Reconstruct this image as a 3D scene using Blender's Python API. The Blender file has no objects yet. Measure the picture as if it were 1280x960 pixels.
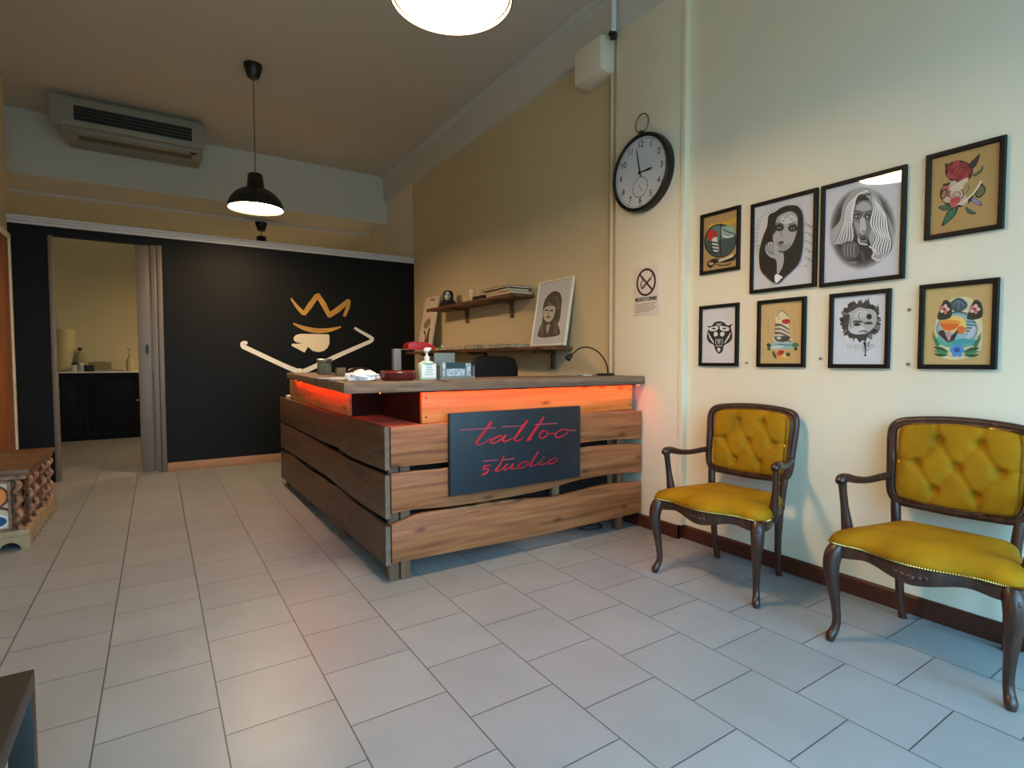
import bpy, bmesh, math, random
from mathutils import Vector, Matrix
random.seed(7)
PI = math.pi
SC = bpy.context.scene
COL = SC.collection

# ------------------------------------------------------------------ helpers
def lin(c):
    return c / 12.92 if c <= 0.04045 else ((c + 0.055) / 1.055) ** 2.4
def rgb(r, g, b):
    return (lin(r / 255), lin(g / 255), lin(b / 255), 1.0)

MATS = {}
def mat(name, col, rough=0.5, metal=0.0, noise=0.0, nscale=8.0, bump=0.0, bscale=60.0, spec=0.5, emit=None, estr=0.0, coat=0.0, sheen=0.0):
    if name in MATS:
        return MATS[name]
    m = bpy.data.materials.new(name); m.use_nodes = True
    nt = m.node_tree; b = nt.nodes['Principled BSDF']
    b.inputs['Base Color'].default_value = col
    b.inputs['Roughness'].default_value = rough
    b.inputs['Metallic'].default_value = metal
    b.inputs['Specular IOR Level'].default_value = spec
    b.inputs['Coat Weight'].default_value = coat
    b.inputs['Sheen Weight'].default_value = sheen
    if emit:
        b.inputs['Emission Color'].default_value = emit
        b.inputs['Emission Strength'].default_value = estr
    tc = nt.nodes.new('ShaderNodeTexCoord')
    if noise > 0:
        n = nt.nodes.new('ShaderNodeTexNoise'); n.inputs['Scale'].default_value = nscale; n.inputs['Detail'].default_value = 5
        nt.links.new(tc.outputs['Object'], n.inputs['Vector'])
        r = nt.nodes.new('ShaderNodeValToRGB')
        r.color_ramp.elements[0].position = 0.3; r.color_ramp.elements[1].position = 0.7
        r.color_ramp.elements[0].color = tuple(c * (1 - noise) for c in col[:3]) + (1,)
        r.color_ramp.elements[1].color = tuple(min(1, c * (1 + noise)) for c in col[:3]) + (1,)
        nt.links.new(n.outputs['Fac'], r.inputs['Fac']); nt.links.new(r.outputs['Color'], b.inputs['Base Color'])
    if bump > 0:
        n2 = nt.nodes.new('ShaderNodeTexNoise'); n2.inputs['Scale'].default_value = bscale; n2.inputs['Detail'].default_value = 4
        nt.links.new(tc.outputs['Object'], n2.inputs['Vector'])
        bp = nt.nodes.new('ShaderNodeBump'); bp.inputs['Strength'].default_value = bump; bp.inputs['Distance'].default_value = 0.01
        nt.links.new(n2.outputs['Fac'], bp.inputs['Height']); nt.links.new(bp.outputs['Normal'], b.inputs['Normal'])
    MATS[name] = m
    return m

def wood(name, dark, mid, light, axis, rough=0.55, scale=1.0, knots=True):
    """procedural plank wood, grain along 'axis' of the object's own coordinates"""
    if name in MATS: return MATS[name]
    m = bpy.data.materials.new(name); m.use_nodes = True
    nt = m.node_tree; N = nt.nodes; L = nt.links; b = N['Principled BSDF']
    b.inputs['Roughness'].default_value = rough
    tc = N.new('ShaderNodeTexCoord'); mp = N.new('ShaderNodeMapping')
    s = {'X': (.7, 15, 15), 'Y': (15, .7, 15), 'Z': (15, 15, .7)}[axis]
    mp.inputs['Scale'].default_value = tuple(v * scale for v in s)
    oi = N.new('ShaderNodeObjectInfo')
    ad = N.new('ShaderNodeVectorMath'); ad.operation = 'ADD'
    mu = N.new('ShaderNodeVectorMath'); mu.operation = 'SCALE'; mu.inputs[0].default_value = (7.1, 3.7, 5.3)
    L.new(oi.outputs['Random'], mu.inputs['Scale'])
    L.new(tc.outputs['Object'], ad.inputs[0]); L.new(mu.outputs[0], ad.inputs[1]); L.new(ad.outputs[0], mp.inputs['Vector'])
    n = N.new('ShaderNodeTexNoise'); n.inputs['Scale'].default_value = 1.6; n.inputs['Detail'].default_value = 8; n.inputs['Distortion'].default_value = 0.6
    L.new(mp.outputs[0], n.inputs['Vector'])
    r = N.new('ShaderNodeValToRGB'); e = r.color_ramp.elements
    e[0].position = 0.28; e[0].color = dark; e[1].position = 0.72; e[1].color = light
    k = e.new(0.5); k.color = mid
    L.new(n.outputs['Fac'], r.inputs['Fac'])
    src = r.outputs['Color']
    if knots:
        sp_ = N.new('ShaderNodeSeparateXYZ'); cb_ = N.new('ShaderNodeCombineXYZ'); L.new(ad.outputs[0], sp_.inputs[0])
        for src_, dst_, sc_ in ((axis, 'X', 1.9), ('X' if axis == 'Z' else 'Z', 'Y', 5.2)):
            mm = N.new('ShaderNodeMath'); mm.operation = 'MULTIPLY'; mm.inputs[1].default_value = sc_; L.new(sp_.outputs[src_], mm.inputs[0]); L.new(mm.outputs[0], cb_.inputs[dst_])
        v = N.new('ShaderNodeTexVoronoi'); v.voronoi_dimensions = '2D'; v.inputs['Scale'].default_value = 1.0
        L.new(cb_.outputs[0], v.inputs['Vector'])
        r2 = N.new('ShaderNodeValToRGB'); r2.color_ramp.elements[0].position = 0.025; r2.color_ramp.elements[1].position = 0.10
        r2.color_ramp.elements[0].color = (0.3, 0.22, 0.18, 1); r2.color_ramp.elements[1].color = (1, 1, 1, 1)
        L.new(v.outputs['Distance'], r2.inputs['Fac'])
        mx = N.new('ShaderNodeMix'); mx.data_type = 'RGBA'; mx.blend_type = 'MULTIPLY'; mx.inputs['Factor'].default_value = 0.85
        L.new(src, mx.inputs['A']); L.new(r2.outputs['Color'], mx.inputs['B']); src = mx.outputs['Result']
    L.new(src, b.inputs['Base Color'])
    bp = N.new('ShaderNodeBump'); bp.inputs['Strength'].default_value = 0.25; bp.inputs['Distance'].default_value = 0.004
    L.new(n.outputs['Fac'], bp.inputs['Height']); L.new(bp.outputs['Normal'], b.inputs['Normal'])
    MATS[name] = m
    return m

def pane_material():
    m = bpy.data.materials.new('clear_pane'); m.use_nodes = True
    nt = m.node_tree; N = nt.nodes; L = nt.links
    for n in list(N): N.remove(n)
    o = N.new('ShaderNodeOutputMaterial'); mx = N.new('ShaderNodeMixShader'); t = N.new('ShaderNodeBsdfTransparent')
    g = N.new('ShaderNodeBsdfGlossy'); g.inputs['Roughness'].default_value = 0.02
    f = N.new('ShaderNodeFresnel'); f.inputs['IOR'].default_value = 1.5
    ge = N.new('ShaderNodeNewGeometry'); iv = N.new('ShaderNodeMath'); iv.operation = 'SUBTRACT'; iv.inputs[0].default_value = 1.0; ml = N.new('ShaderNodeMath'); ml.operation = 'MULTIPLY'
    L.new(ge.outputs['Backfacing'], iv.inputs[1]); L.new(iv.outputs[0], ml.inputs[0]); L.new(f.outputs[0], ml.inputs[1]); L.new(ml.outputs[0], mx.inputs['Fac']); L.new(t.outputs[0], mx.inputs[1]); L.new(g.outputs[0], mx.inputs[2]); L.new(mx.outputs[0], o.inputs['Surface'])
    MATS['clear_pane'] = m
    return m
PANE = pane_material()

def thing(name, label, cat, loc=(0, 0, 0), rotz=0.0, group=None):
    o = bpy.data.objects.new(name, None); COL.objects.link(o)
    o.empty_display_size = 0.05
    o.location = loc; o.rotation_euler = (0, 0, rotz)
    o['label'] = label; o['category'] = cat
    if group: o['group'] = group
    return o
def tag(o, label, cat, group=None, kind=None):
    o['label'] = label; o['category'] = cat
    if group: o['group'] = group
    if kind: o['kind'] = kind
    return o
def NB():
    return bmesh.new()
def obj(name, bm, mats, parent=None, world=False, smooth=40, loc=None):
    if world and parent is not None:
        off = Vector(parent.location)
        p = parent.parent
        while p: off += Vector(p.location); p = p.parent
        bmesh.ops.translate(bm, verts=bm.verts, vec=-off)
    bmesh.ops.recalc_face_normals(bm, faces=bm.faces)
    ang = math.radians(smooth)
    for f in bm.faces: f.smooth = smooth > 0
    for e in bm.edges:
        if len(e.link_faces) == 2:
            e.smooth = e.calc_face_angle(0) < ang
    me = bpy.data.meshes.new(name); bm.to_mesh(me); bm.free()
    for m in (mats if isinstance(mats, (list, tuple)) else [mats]): me.materials.append(m)
    o = bpy.data.objects.new(name, me); COL.objects.link(o)
    if parent is not None: o.parent = parent
    if loc is not None: o.location = loc
    return o
def struct(name, bm, m, smooth=30):
    o = obj(name, bm, m, smooth=smooth); o['kind'] = 'structure'
    return o
def root_struct(name, loc=(0, 0, 0)):
    o = bpy.data.objects.new(name, None); COL.objects.link(o); o.location = loc; o['kind'] = 'structure'
    return o

def box(bm, x0, x1, y0, y1, z0, z1, bev=0.0, mi=0):
    r = bmesh.ops.create_cube(bm, size=1.0)
    vs = r['verts']
    for v in vs:
        v.co = Vector(((x0 + x1) / 2 + v.co.x * (x1 - x0), (y0 + y1) / 2 + v.co.y * (y1 - y0), (z0 + z1) / 2 + v.co.z * (z1 - z0)))
    fs = list({f for v in vs for f in v.link_faces})
    for f in fs: f.material_index = mi
    if bev > 0:
        es = list({e for v in vs for e in v.link_edges})
        rr = bmesh.ops.bevel(bm, geom=es, offset=bev, segments=2, affect='EDGES', profile=0.6)
        for f in rr['faces']: f.material_index = mi
    return bm
def prism(bm, pts, axis, a0, a1, bev=0.0, mi=0):
    """2-D outline extruded along an axis: 'Y' pts=(x,z), 'X' pts=(y,z), 'Z' pts=(x,y)"""
    def P(p, a):
        return {'Y': (p[0], a, p[1]), 'X': (a, p[0], p[1]), 'Z': (p[0], p[1], a)}[axis]
    A = [bm.verts.new(P(p, a0)) for p in pts]; B = [bm.verts.new(P(p, a1)) for p in pts]
    n = len(pts)
    fs = [bm.faces.new(A), bm.faces.new(list(reversed(B)))]
    for i in range(n):
        fs.append(bm.faces.new((A[i], B[i], B[(i + 1) % n], A[(i + 1) % n])))
    for f in fs: f.material_index = mi
    if bev > 0:
        bmesh.ops.recalc_face_normals(bm, faces=fs)
        es = [e for e in fs[0].edges] + [e for e in fs[1].edges]
        rr = bmesh.ops.bevel(bm, geom=es, offset=bev, segments=2, affect='EDGES', profile=0.6)
        for f in rr['faces']: f.material_index = mi
    return bm
def lathe(bm, prof, cx=0, cy=0, seg=32, mi=0, cap=True):
    rings = []
    for r, z in prof:
        rings.append([bm.verts.new((cx + max(r, 1e-4) * math.cos(2 * PI * i / seg), cy + max(r, 1e-4) * math.sin(2 * PI * i / seg), z)) for i in range(seg)])
    for a, b in zip(rings, rings[1:]):
        for i in range(seg):
            f = bm.faces.new((a[i], a[(i + 1) % seg], b[(i + 1) % seg], b[i])); f.material_index = mi
    if cap:
        for rg in (rings[0], rings[-1]):
            f = bm.faces.new(rg); f.material_index = mi
    return bm
def cr(pts, n=8, closed=False):
    """Catmull-Rom through points of any dimension"""
    out = []; P = [tuple(p) for p in pts]; m = len(P)
    rng = range(m if closed else m - 1)
    for i in rng:
        if closed: p0, p1, p2, p3 = P[i - 1], P[i], P[(i + 1) % m], P[(i + 2) % m]
        else: p0, p1, p2, p3 = P[max(i - 1, 0)], P[i], P[i + 1], P[min(i + 2, m - 1)]
        for k in range(n):
            t = k / n
            out.append(tuple(0.5 * ((2 * b) + (-a + c) * t + (2 * a - 5 * b + 4 * c - d) * t * t + (-a + 3 * b - 3 * c + d) * t ** 3) for a, b, c, d in zip(p0, p1, p2, p3)))
    if not closed: out.append(P[-1])
    return out
def tube(bm, pts, rad, seg=10, closed=False, mi=0, sq=0.0):
    """sweep a round (sq=0) to squarish section along points; rad a number or a list"""
    P = [Vector(p) for p in pts]; n = len(P)
    R = rad if isinstance(rad, (list, tuple)) else [rad] * n
    up = None; rings = []
    for i in range(n):
        if closed: t = P[(i + 1) % n] - P[i - 1]
        else: t = P[min(i + 1, n - 1)] - P[max(i - 1, 0)]
        t.normalize()
        if up is None:
            up = Vector((0, 0, 1)) if abs(t.z) < 0.9 else Vector((1, 0, 0))
        up = (up - t * up.dot(t))
        if up.length < 1e-6: up = t.orthogonal()
        up.normalize(); s = t.cross(up)
        ring = []
        for k in range(seg):
            a = 2 * PI * k / seg; c, d = math.cos(a), math.sin(a)
            q = 1 + sq * (1 / max(abs(c), abs(d)) - 1)
            ring.append(bm.verts.new(P[i] + (s * c + up * d) * R[i] * q))
        rings.append(ring)
    prs = list(zip(rings, rings[1:])) + ([(rings[-1], rings[0])] if closed else [])
    for a, b in prs:
        for k in range(seg):
            f = bm.faces.new((a[k], a[(k + 1) % seg], b[(k + 1) % seg], b[k])); f.material_index = mi
    if not closed:
        for rg in (rings[0], rings[-1]):
            f = bm.faces.new(rg); f.material_index = mi
    return bm
def tube_cr(bm, ctrl, n=8, **k):
    """ctrl = [(x,y,z,r)...] smooth path with its radius"""
    s = cr(ctrl, n)
    return tube(bm, [p[:3] for p in s], [max(p[3], 0.0008) for p in s], **k)
def sphere(bm, c, r, seg=14, mi=0, sc=(1, 1, 1)):
    rr = bmesh.ops.create_uvsphere(bm, u_segments=seg, v_segments=max(6, seg // 2), radius=r)
    for v in rr['verts']:
        v.co = Vector((c[0] + v.co.x * sc[0], c[1] + v.co.y * sc[1], c[2] + v.co.z * sc[2]))
        for f in v.link_faces: f.material_index = mi
    return bm
def ribbon(bm, pts, widths, to3, off=0.0, thick=0.002, mi=0, n=8, smooth=True):
    """flat brush stroke with its own thickness; to3(u,v,d) maps plane coords + outward distance to 3-D"""
    W = widths if isinstance(widths, (list, tuple)) else [widths] * len(pts)
    c = [(p[0], p[1], w) for p, w in zip(pts, W)]
    s = cr(c, n) if smooth else c
    L = []
    for i, p in enumerate(s):
        a = s[max(i - 1, 0)]; b = s[min(i + 1, len(s) - 1)]
        dx, dy = b[0] - a[0], b[1] - a[1]; l = math.hypot(dx, dy) or 1
        nx, ny = -dy / l * p[2] / 2, dx / l * p[2] / 2
        L.append([bm.verts.new(to3(p[0] + nx, p[1] + ny, off + thick)), bm.verts.new(to3(p[0] - nx, p[1] - ny, off + thick)),
                  bm.verts.new(to3(p[0] - nx, p[1] - ny, off)), bm.verts.new(to3(p[0] + nx, p[1] + ny, off))])
    for a, b in zip(L, L[1:]):
        for k in range(4):
            f = bm.faces.new((a[k], a[(k + 1) % 4], b[(k + 1) % 4], b[k])); f.material_index = mi
    for e in (L[0], L[-1]):
        f = bm.faces.new(e); f.material_index = mi
    return bm
def plate(bm, pts, to3, off=0.0, thick=0.002, mi=0):
    A = [bm.verts.new(to3(p[0], p[1], off + thick)) for p in pts]; B = [bm.verts.new(to3(p[0], p[1], off)) for p in pts]
    f = bm.faces.new(A); f.material_index = mi
    n = len(pts)
    for i in range(n):
        f = bm.faces.new((A[i], B[i], B[(i + 1) % n], A[(i + 1) % n])); f.material_index = mi
    return bm
def text_bm(bm, s, size, to3, cx, cy, off=0.0, thick=0.001, mi=0, shear=0.0, width=None):
    cu = bpy.data.curves.new('lettering', 'FONT'); cu.body = s; cu.size = size; cu.align_x = 'CENTER'; cu.align_y = 'CENTER'; cu.shear = shear
    cu.extrude = thick / 2
    o = bpy.data.objects.new('lettering', cu); COL.objects.link(o)
    dg = bpy.context.evaluated_depsgraph_get(); dg.update()
    me = bpy.data.meshes.new_from_object(o.evaluated_get(dg))
    bpy.data.objects.remove(o); bpy.data.curves.remove(cu)
    xs = [v.co.x for v in me.vertices]
    k = width / (max(xs) - min(xs)) if width and xs else 1.0
    vs = [bm.verts.new(to3(cx + v.co.x * k, cy + v.co.y, off + thick / 2 + v.co.z)) for v in me.vertices]
    for p in me.polygons:
        try:
            f = bm.faces.new([vs[i] for i in p.vertices]); f.material_index = mi
        except ValueError:
            pass
    bpy.data.meshes.remove(me)
    return bm
def copy_tree(o, parent=None):
    c = o.copy(); COL.objects.link(c)
    if parent is not None: c.parent = parent
    for ch in list(o.children): copy_tree(ch, c)
    return c

# ------------------------------------------------------------------ materials
M_CREAM = mat('cream_wall_paint', rgb(236, 226, 204), 0.75, noise=0.03, nscale=1.5, bump=0.04, bscale=90)
M_TAN = mat('tan_wall_paint', rgb(212, 194, 158), 0.75, noise=0.03, nscale=1.5, bump=0.04, bscale=90)
M_CEIL = mat('ceiling_paint', rgb(205, 198, 186), 0.85, noise=0.02, nscale=1.0)
M_SOFFIT = mat('soffit_paint', rgb(222, 222, 214), 0.8)
M_YELLOW = mat('pale_yellow_wall_paint', rgb(224, 219, 184), 0.8, noise=0.03, nscale=1.2)
M_BLACKWALL = mat('matte_black_wall_paint', rgb(16, 15, 12), 0.5, noise=0.15, nscale=1.2, spec=0.2)
M_TRIM = mat('white_profile', rgb(225, 224, 226), 0.35)
M_CORNICE = mat('cornice_paint', rgb(214, 212, 206), 0.75)
M_BASE = mat('dark_brown_baseboard', rgb(74, 34, 22), 0.4, noise=0.2, nscale=6)
M_BASE_TAN = mat('beech_baseboard', rgb(170, 128, 92), 0.5, noise=0.1, nscale=6)
M_CHROME = mat('brushed_metal', rgb(190, 188, 185), 0.3, 1.0)
M_GREYMETAL = mat('grey_beige_aluminium', rgb(118, 107, 98), 0.42, 0.35)
M_BLACK = mat('black_lacquer', rgb(16, 15, 15), 0.35)
M_BLACKFRAME = mat('black_frame_lacquer', rgb(14, 10, 9), 0.5, spec=.25)
M_BLACKPLASTIC = mat('black_plastic', rgb(20, 20, 21), 0.45)
M_WHITE = mat('white_plastic', rgb(232, 232, 228), 0.4)
M_PAPER = mat('white_paper', rgb(232, 232, 236), 0.8)
M_WALNUT = wood('walnut_wood', rgb(36, 19, 13), rgb(60, 34, 24), rgb(80, 48, 36), 'Z', 0.33, 1.5, knots=False)
M_VELVET = mat('mustard_velvet', rgb(158, 111, 15), 0.75, noise=0.22, nscale=7, bump=0.05, bscale=200, spec=0.1)
M_BRASS = mat('brass_nails', rgb(170, 130, 70), 0.3, 1.0)
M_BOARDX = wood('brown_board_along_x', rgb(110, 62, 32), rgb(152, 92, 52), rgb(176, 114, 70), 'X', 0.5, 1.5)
M_BOARDY_SHADED = wood('shaded_board_along_y', rgb(72, 52, 38), rgb(94, 68, 50), rgb(110, 82, 62), 'Y', 0.5, 1.5)  # same planks as along x, their weaker light put into darker tones
M_ENDGRAIN = mat('sawn_end_grain', rgb(112, 94, 80), 0.7, noise=0.2, nscale=40)
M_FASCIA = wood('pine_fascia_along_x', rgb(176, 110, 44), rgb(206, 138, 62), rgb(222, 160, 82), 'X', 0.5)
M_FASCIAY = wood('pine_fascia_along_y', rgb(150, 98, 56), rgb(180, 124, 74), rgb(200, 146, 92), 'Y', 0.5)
M_SLAB = wood('old_slab_wood', rgb(78, 60, 46), rgb(120, 94, 74), rgb(150, 122, 100), 'X', 0.6)
M_SLABY = wood('shelf_slab_wood', rgb(74, 46, 26), rgb(108, 70, 42), rgb(140, 96, 60), 'Y', 0.6)
M_DARKWOOD = mat('dark_inner_wood', rgb(34, 17, 13), 0.75, noise=0.2, nscale=10, spec=0.2)
M_BATTEN = wood('batten_wood', rgb(82, 56, 40), rgb(114, 80, 58), rgb(136, 98, 72), 'Z', 0.6, knots=False)
M_LED = mat('red_led', (1, 0.02, 0.01, 1), 0.5, emit=(1.0, 0.034, 0.004, 1), estr=85.0)
M_LAMPGLOW = mat('lit_lamp_diffuser', rgb(255, 240, 205), 0.5, emit=(1.0, 0.66, 0.36, 1), estr=85.0)

def floor_material():
    m = bpy.data.materials.new('grey_floor_tiles'); m.use_nodes = True
    nt = m.node_tree; N = nt.nodes; L = nt.links; b = N['Principled BSDF']
    tc = N.new('ShaderNodeTexCoord'); sp = N.new('ShaderNodeSeparateXYZ'); cb = N.new('ShaderNodeCombineXYZ')
    T = 0.3656
    ax = N.new('ShaderNodeMath'); ax.operation = 'ADD'; ax.inputs[1].default_value = 20 * T
    ay = N.new('ShaderNodeMath'); ay.operation = 'ADD'; ay.inputs[1].default_value = 20 * T - 0.163
    L.new(tc.outputs['Object'], sp.inputs[0]); L.new(sp.outputs['Y'], ax.inputs[0]); L.new(sp.outputs['X'], ay.inputs[0])
    L.new(ax.outputs[0], cb.inputs['X']); L.new(ay.outputs[0], cb.inputs['Y'])
    br = N.new('ShaderNodeTexBrick'); br.offset = 0.5; br.offset_frequency = 2; br.squash = 1.0
    br.inputs['Scale'].default_value = 1.0; br.inputs['Brick Width'].default_value = T; br.inputs['Row Height'].default_value = T
    br.inputs['Mortar Size'].default_value = 0.0026; br.inputs['Mortar Smooth'].default_value = 0.1; br.inputs['Bias'].default_value = 0.0
    br.inputs['Color1'].default_value = rgb(138, 141, 143); br.inputs['Color2'].default_value = rgb(146, 149, 151); br.inputs['Mortar'].default_value = rgb(74, 74, 76)
    L.new(cb.outputs[0], br.inputs['Vector'])
    n = N.new('ShaderNodeTexNoise'); n.inputs['Scale'].default_value = 3.0; n.inputs['Detail'].default_value = 6
    L.new(tc.outputs['Object'], n.inputs['Vector'])
    mr = N.new('ShaderNodeMapRange'); mr.inputs['From Min'].default_value = 0.3; mr.inputs['From Max'].default_value = 0.7; mr.inputs['To Min'].default_value = 0.92; mr.inputs['To Max'].default_value = 1.06
    L.new(n.outputs['Fac'], mr.inputs['Value'])
    mx = N.new('ShaderNodeMix'); mx.data_type = 'RGBA'; mx.blend_type = 'MULTIPLY'; mx.inputs['Factor'].default_value = 1.0
    L.new(br.outputs['Color'], mx.inputs['A']); L.new(mr.outputs[0], mx.inputs['B']); L.new(mx.outputs['Result'], b.inputs['Base Color'])
    b.inputs['Roughness'].default_value = 0.37
    bp = N.new('ShaderNodeBump'); bp.inputs['Strength'].default_value = 0.6; bp.inputs['Distance'].default_value = 0.002; bp.invert = True
    L.new(br.outputs['Fac'], bp.inputs['Height']); L.new(bp.outputs['Normal'], b.inputs['Normal'])
    return m
M_FLOOR = floor_material()

# ------------------------------------------------------------------ the room
XR, XP, XL = 3.11, 3.06, -1.21       # right wall, pilaster face, left wall
YP = 7.33                            # black partition
YF = -1.2                            # shop front behind the camera
ZC = 4.15
bm = NB(); box(bm, -3.0, 3.4, YF - 0.3, 11.8, -0.1, 0.0); struct('floor', bm, M_FLOOR)
bm = NB(); box(bm, -3.0, 3.4, YF - 0.3, 8.45, ZC, ZC + 0.1); struct('ceiling', bm, M_CEIL)
# right wall: cream shop part and tan part behind the desk
bm = NB(); box(bm, XR, XR + 0.2, YF - 0.3, 2.9, 0, ZC); struct('wall_right', bm, M_CREAM)
bm = NB(); box(bm, XR, XR + 0.2, 2.9, 7.36, 0, ZC); struct('wall_right_rear', bm, M_TAN)
bm = NB(); box(bm, XR, XR + 0.2, 7.36, 11.8, 0, ZC); struct('wall_right_far', bm, M_CREAM)
bm = NB(); box(bm, XP, XR, 2.56, 3.2, 0, ZC - 0.36, 0.004); struct('wall_right_pilaster', bm, M_CREAM)
bm = NB(); box(bm, XL - 0.2, XL, YF - 0.3, YP + 0.06, 0, ZC); struct('wall_left', bm, M_TAN)
bm = NB(); box(bm, -3.0, 3.4, 11.4, 11.6, 0, ZC); struct('wall_back', bm, M_YELLOW)
bm = NB(); box(bm, -3.0, -2.8, YP, 11.6, 0, ZC); struct('wall_far_left', bm, M_YELLOW)
bm = NB(); box(bm, -3.0, XL - 0.2, YP, YP + 0.06, 0, ZC); struct('wall_far_front', bm, M_YELLOW)
# lowered ceiling / soffit beyond the partition
bm = NB(); box(bm, -2.8, XR, 8.4, 11.4, 3.42, ZC + 0.1); struct('wall_soffit', bm, M_SOFFIT)
bm = NB(); box(bm, -2.8, XR, 9.2, 9.24, 3.385, 3.42, 0.004); struct('trim_soffit', bm, M_TRIM)
# black partition with its doorway
bm = NB()
box(bm, XL, -0.885, YP, YP + 0.08, 0, 2.638)
box(bm, 0.075, XR, YP, YP + 0.08, 0, 2.638)
box(bm, -0.885, 0.075, YP, YP + 0.08, 2.55, 2.638)
struct('wall_partition', bm, M_BLACKWALL)
bm = NB()
for k in range(3):
    box(bm, XL + 0.0, XR - 0.002, YP - 0.03 + k * 0.004, YP + 0.1, 2.638 + k * 0.03, 2.638 + k * 0.03 + 0.027, 0.004)
box(bm, XL, XR - 0.002, YP - 0.01, YP + 0.1, 2.638, 2.725)
struct('trim_partition', bm, M_TRIM)
# sliding door, half pushed into the partition, with its frame
d1 = root_struct('door_1', (0, YP, 0))
bm = NB(); box(bm, -0.905, -0.865, YP - 0.02, YP + 0.1, 0, 2.55, 0.004); box(bm, 0.03, 0.078, YP - 0.02, YP + 0.1, 0, 2.55, 0.004); obj('door_frame', bm, M_GREYMETAL, d1, True)
bm = NB(); box(bm, -0.165, -0.035, YP + 0.025, YP + 0.06, 0.02, 2.55, 0.003); box(bm, -0.03, 0.03, YP - 0.005, YP + 0.05, 0.02, 2.55, 0.008); obj('door_panel', bm, M_GREYMETAL, d1, True)
bm = NB(); lathe(bm, [(0.001, 0), (0.02, 0), (0.02, 0.006), (0.001, 0.006)], seg=20)
for v in bm.verts: v.co = Vector((v.co.x * 0.8, v.co.z, v.co.y * 3.0))
obj('door_handle', bm, M_BLACKPLASTIC, d1, loc=(-0.083, 0.018, 1.39))
# brown door in the left wall, only its edge shows
d2 = root_struct('door_2', (XL, 6.9, 0))
bm = NB(); box(bm, XL - 0.0, XL + 0.02, 6.35, 7.22, 0.0, 2.46, 0.004); obj('door_panel', bm, wood('door_wood', rgb(104, 58, 26), rgb(142, 84, 42), rgb(160, 100, 54), 'Z', 0.4, knots=False), d2, True)
bm = NB(); box(bm, XL, XL + 0.03, 7.22, 7.29, 0.0, 2.52, 0.004); box(bm, XL, XL + 0.03, 6.28, 6.35, 0.0, 2.52, 0.004); box(bm, XL, XL + 0.03, 6.35, 7.22, 2.46, 2.52, 0.004); obj('door_frame', bm, M_CREAM, d2, True)
# shop front behind the camera: glazed openings the daylight comes through
WX0, WX1 = -0.9, 2.95
bm = NB()
box(bm, -1.4, WX0, YF - 0.15, YF, 0, ZC); box(bm, WX1, 3.3, YF - 0.15, YF, 0, ZC)
box(bm, WX0, WX1, YF - 0.15, YF, 0, 0.12); box(bm, WX0, WX1, YF - 0.15, YF, 2.45, 2.8); box(bm, WX0, WX1, YF - 0.15, YF, 3.4, ZC)
struct('wall_front', bm, M_CREAM)
def window(name, z0, z1, n):
    w = root_struct(name, (0, YF, z0))
    bm = NB(); step = (WX1 - WX0) / n
    for k in range(n + 1):
        x = WX0 + k * step; box(bm, x - 0.03, x + 0.03, YF - 0.1, YF - 0.04, z0, z1, 0.004)
    box(bm, WX0, WX1, YF - 0.1, YF - 0.04, z0, z0 + 0.05, 0.004); box(bm, WX0, WX1, YF - 0.1, YF - 0.04, z1 - 0.05, z1, 0.004)
    obj('window_frame', bm, M_BLACKPLASTIC, w, True)
    bm = NB(); box(bm, WX0, WX1, YF - 0.075, YF - 0.069, z0, z1); obj('window_pane', bm, PANE, w, True, smooth=0)
window('window_1', 0.12, 2.45, 3); window('window_2', 2.8, 3.4, 3)

# cornice band along the top of the right wall
bm = NB(); prism(bm, [(XR, 3.78), (XR - 0.045, 3.785), (XR - 0.05, 4.09), (XR - 0.075, 4.10), (XR - 0.075, 4.125), (XR - 0.11, 4.13), (XR - 0.11, ZC), (XR, ZC)], 'Y', YF, 8.4); struct('trim_cornice', bm, M_CORNICE, smooth=10)
# baseboards
bm = NB(); prism(bm, [(XR, 0), (XR - 0.022, 0), (XR - 0.022, 0.083), (XR - 0.012, 0.092), (XR, 0.092)], 'Y', YF, 2.56); struct('baseboard_right', bm, M_BASE, smooth=10)
bm = NB(); prism(bm, [(XP, 0), (XP - 0.022, 0), (XP - 0.022, 0.083), (XP - 0.012, 0.092), (XP, 0.092)], 'Y', 2.54, 3.2); box(bm, XP - 0.02, XR, 2.54, 2.56, 0, 0.092); struct('baseboard_pilaster', bm, M_BASE, smooth=10)
bm = NB(); box(bm, 0.08, XR, YP - 0.018, YP, 0, 0.10, 0.005); struct('baseboard_partition', bm, M_BASE_TAN)
# added strip on the pilaster's side face, daylight in its paler colour, pipe casing at its other edge
bm = NB(); box(bm, XP - 0.004, XR, 2.525, 2.565, 0.095, ZC - 0.37, 0.004); struct('wall_pilaster_side', bm, mat('pilaster_daylit_side', rgb(242, 232, 206), 0.5))

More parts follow.
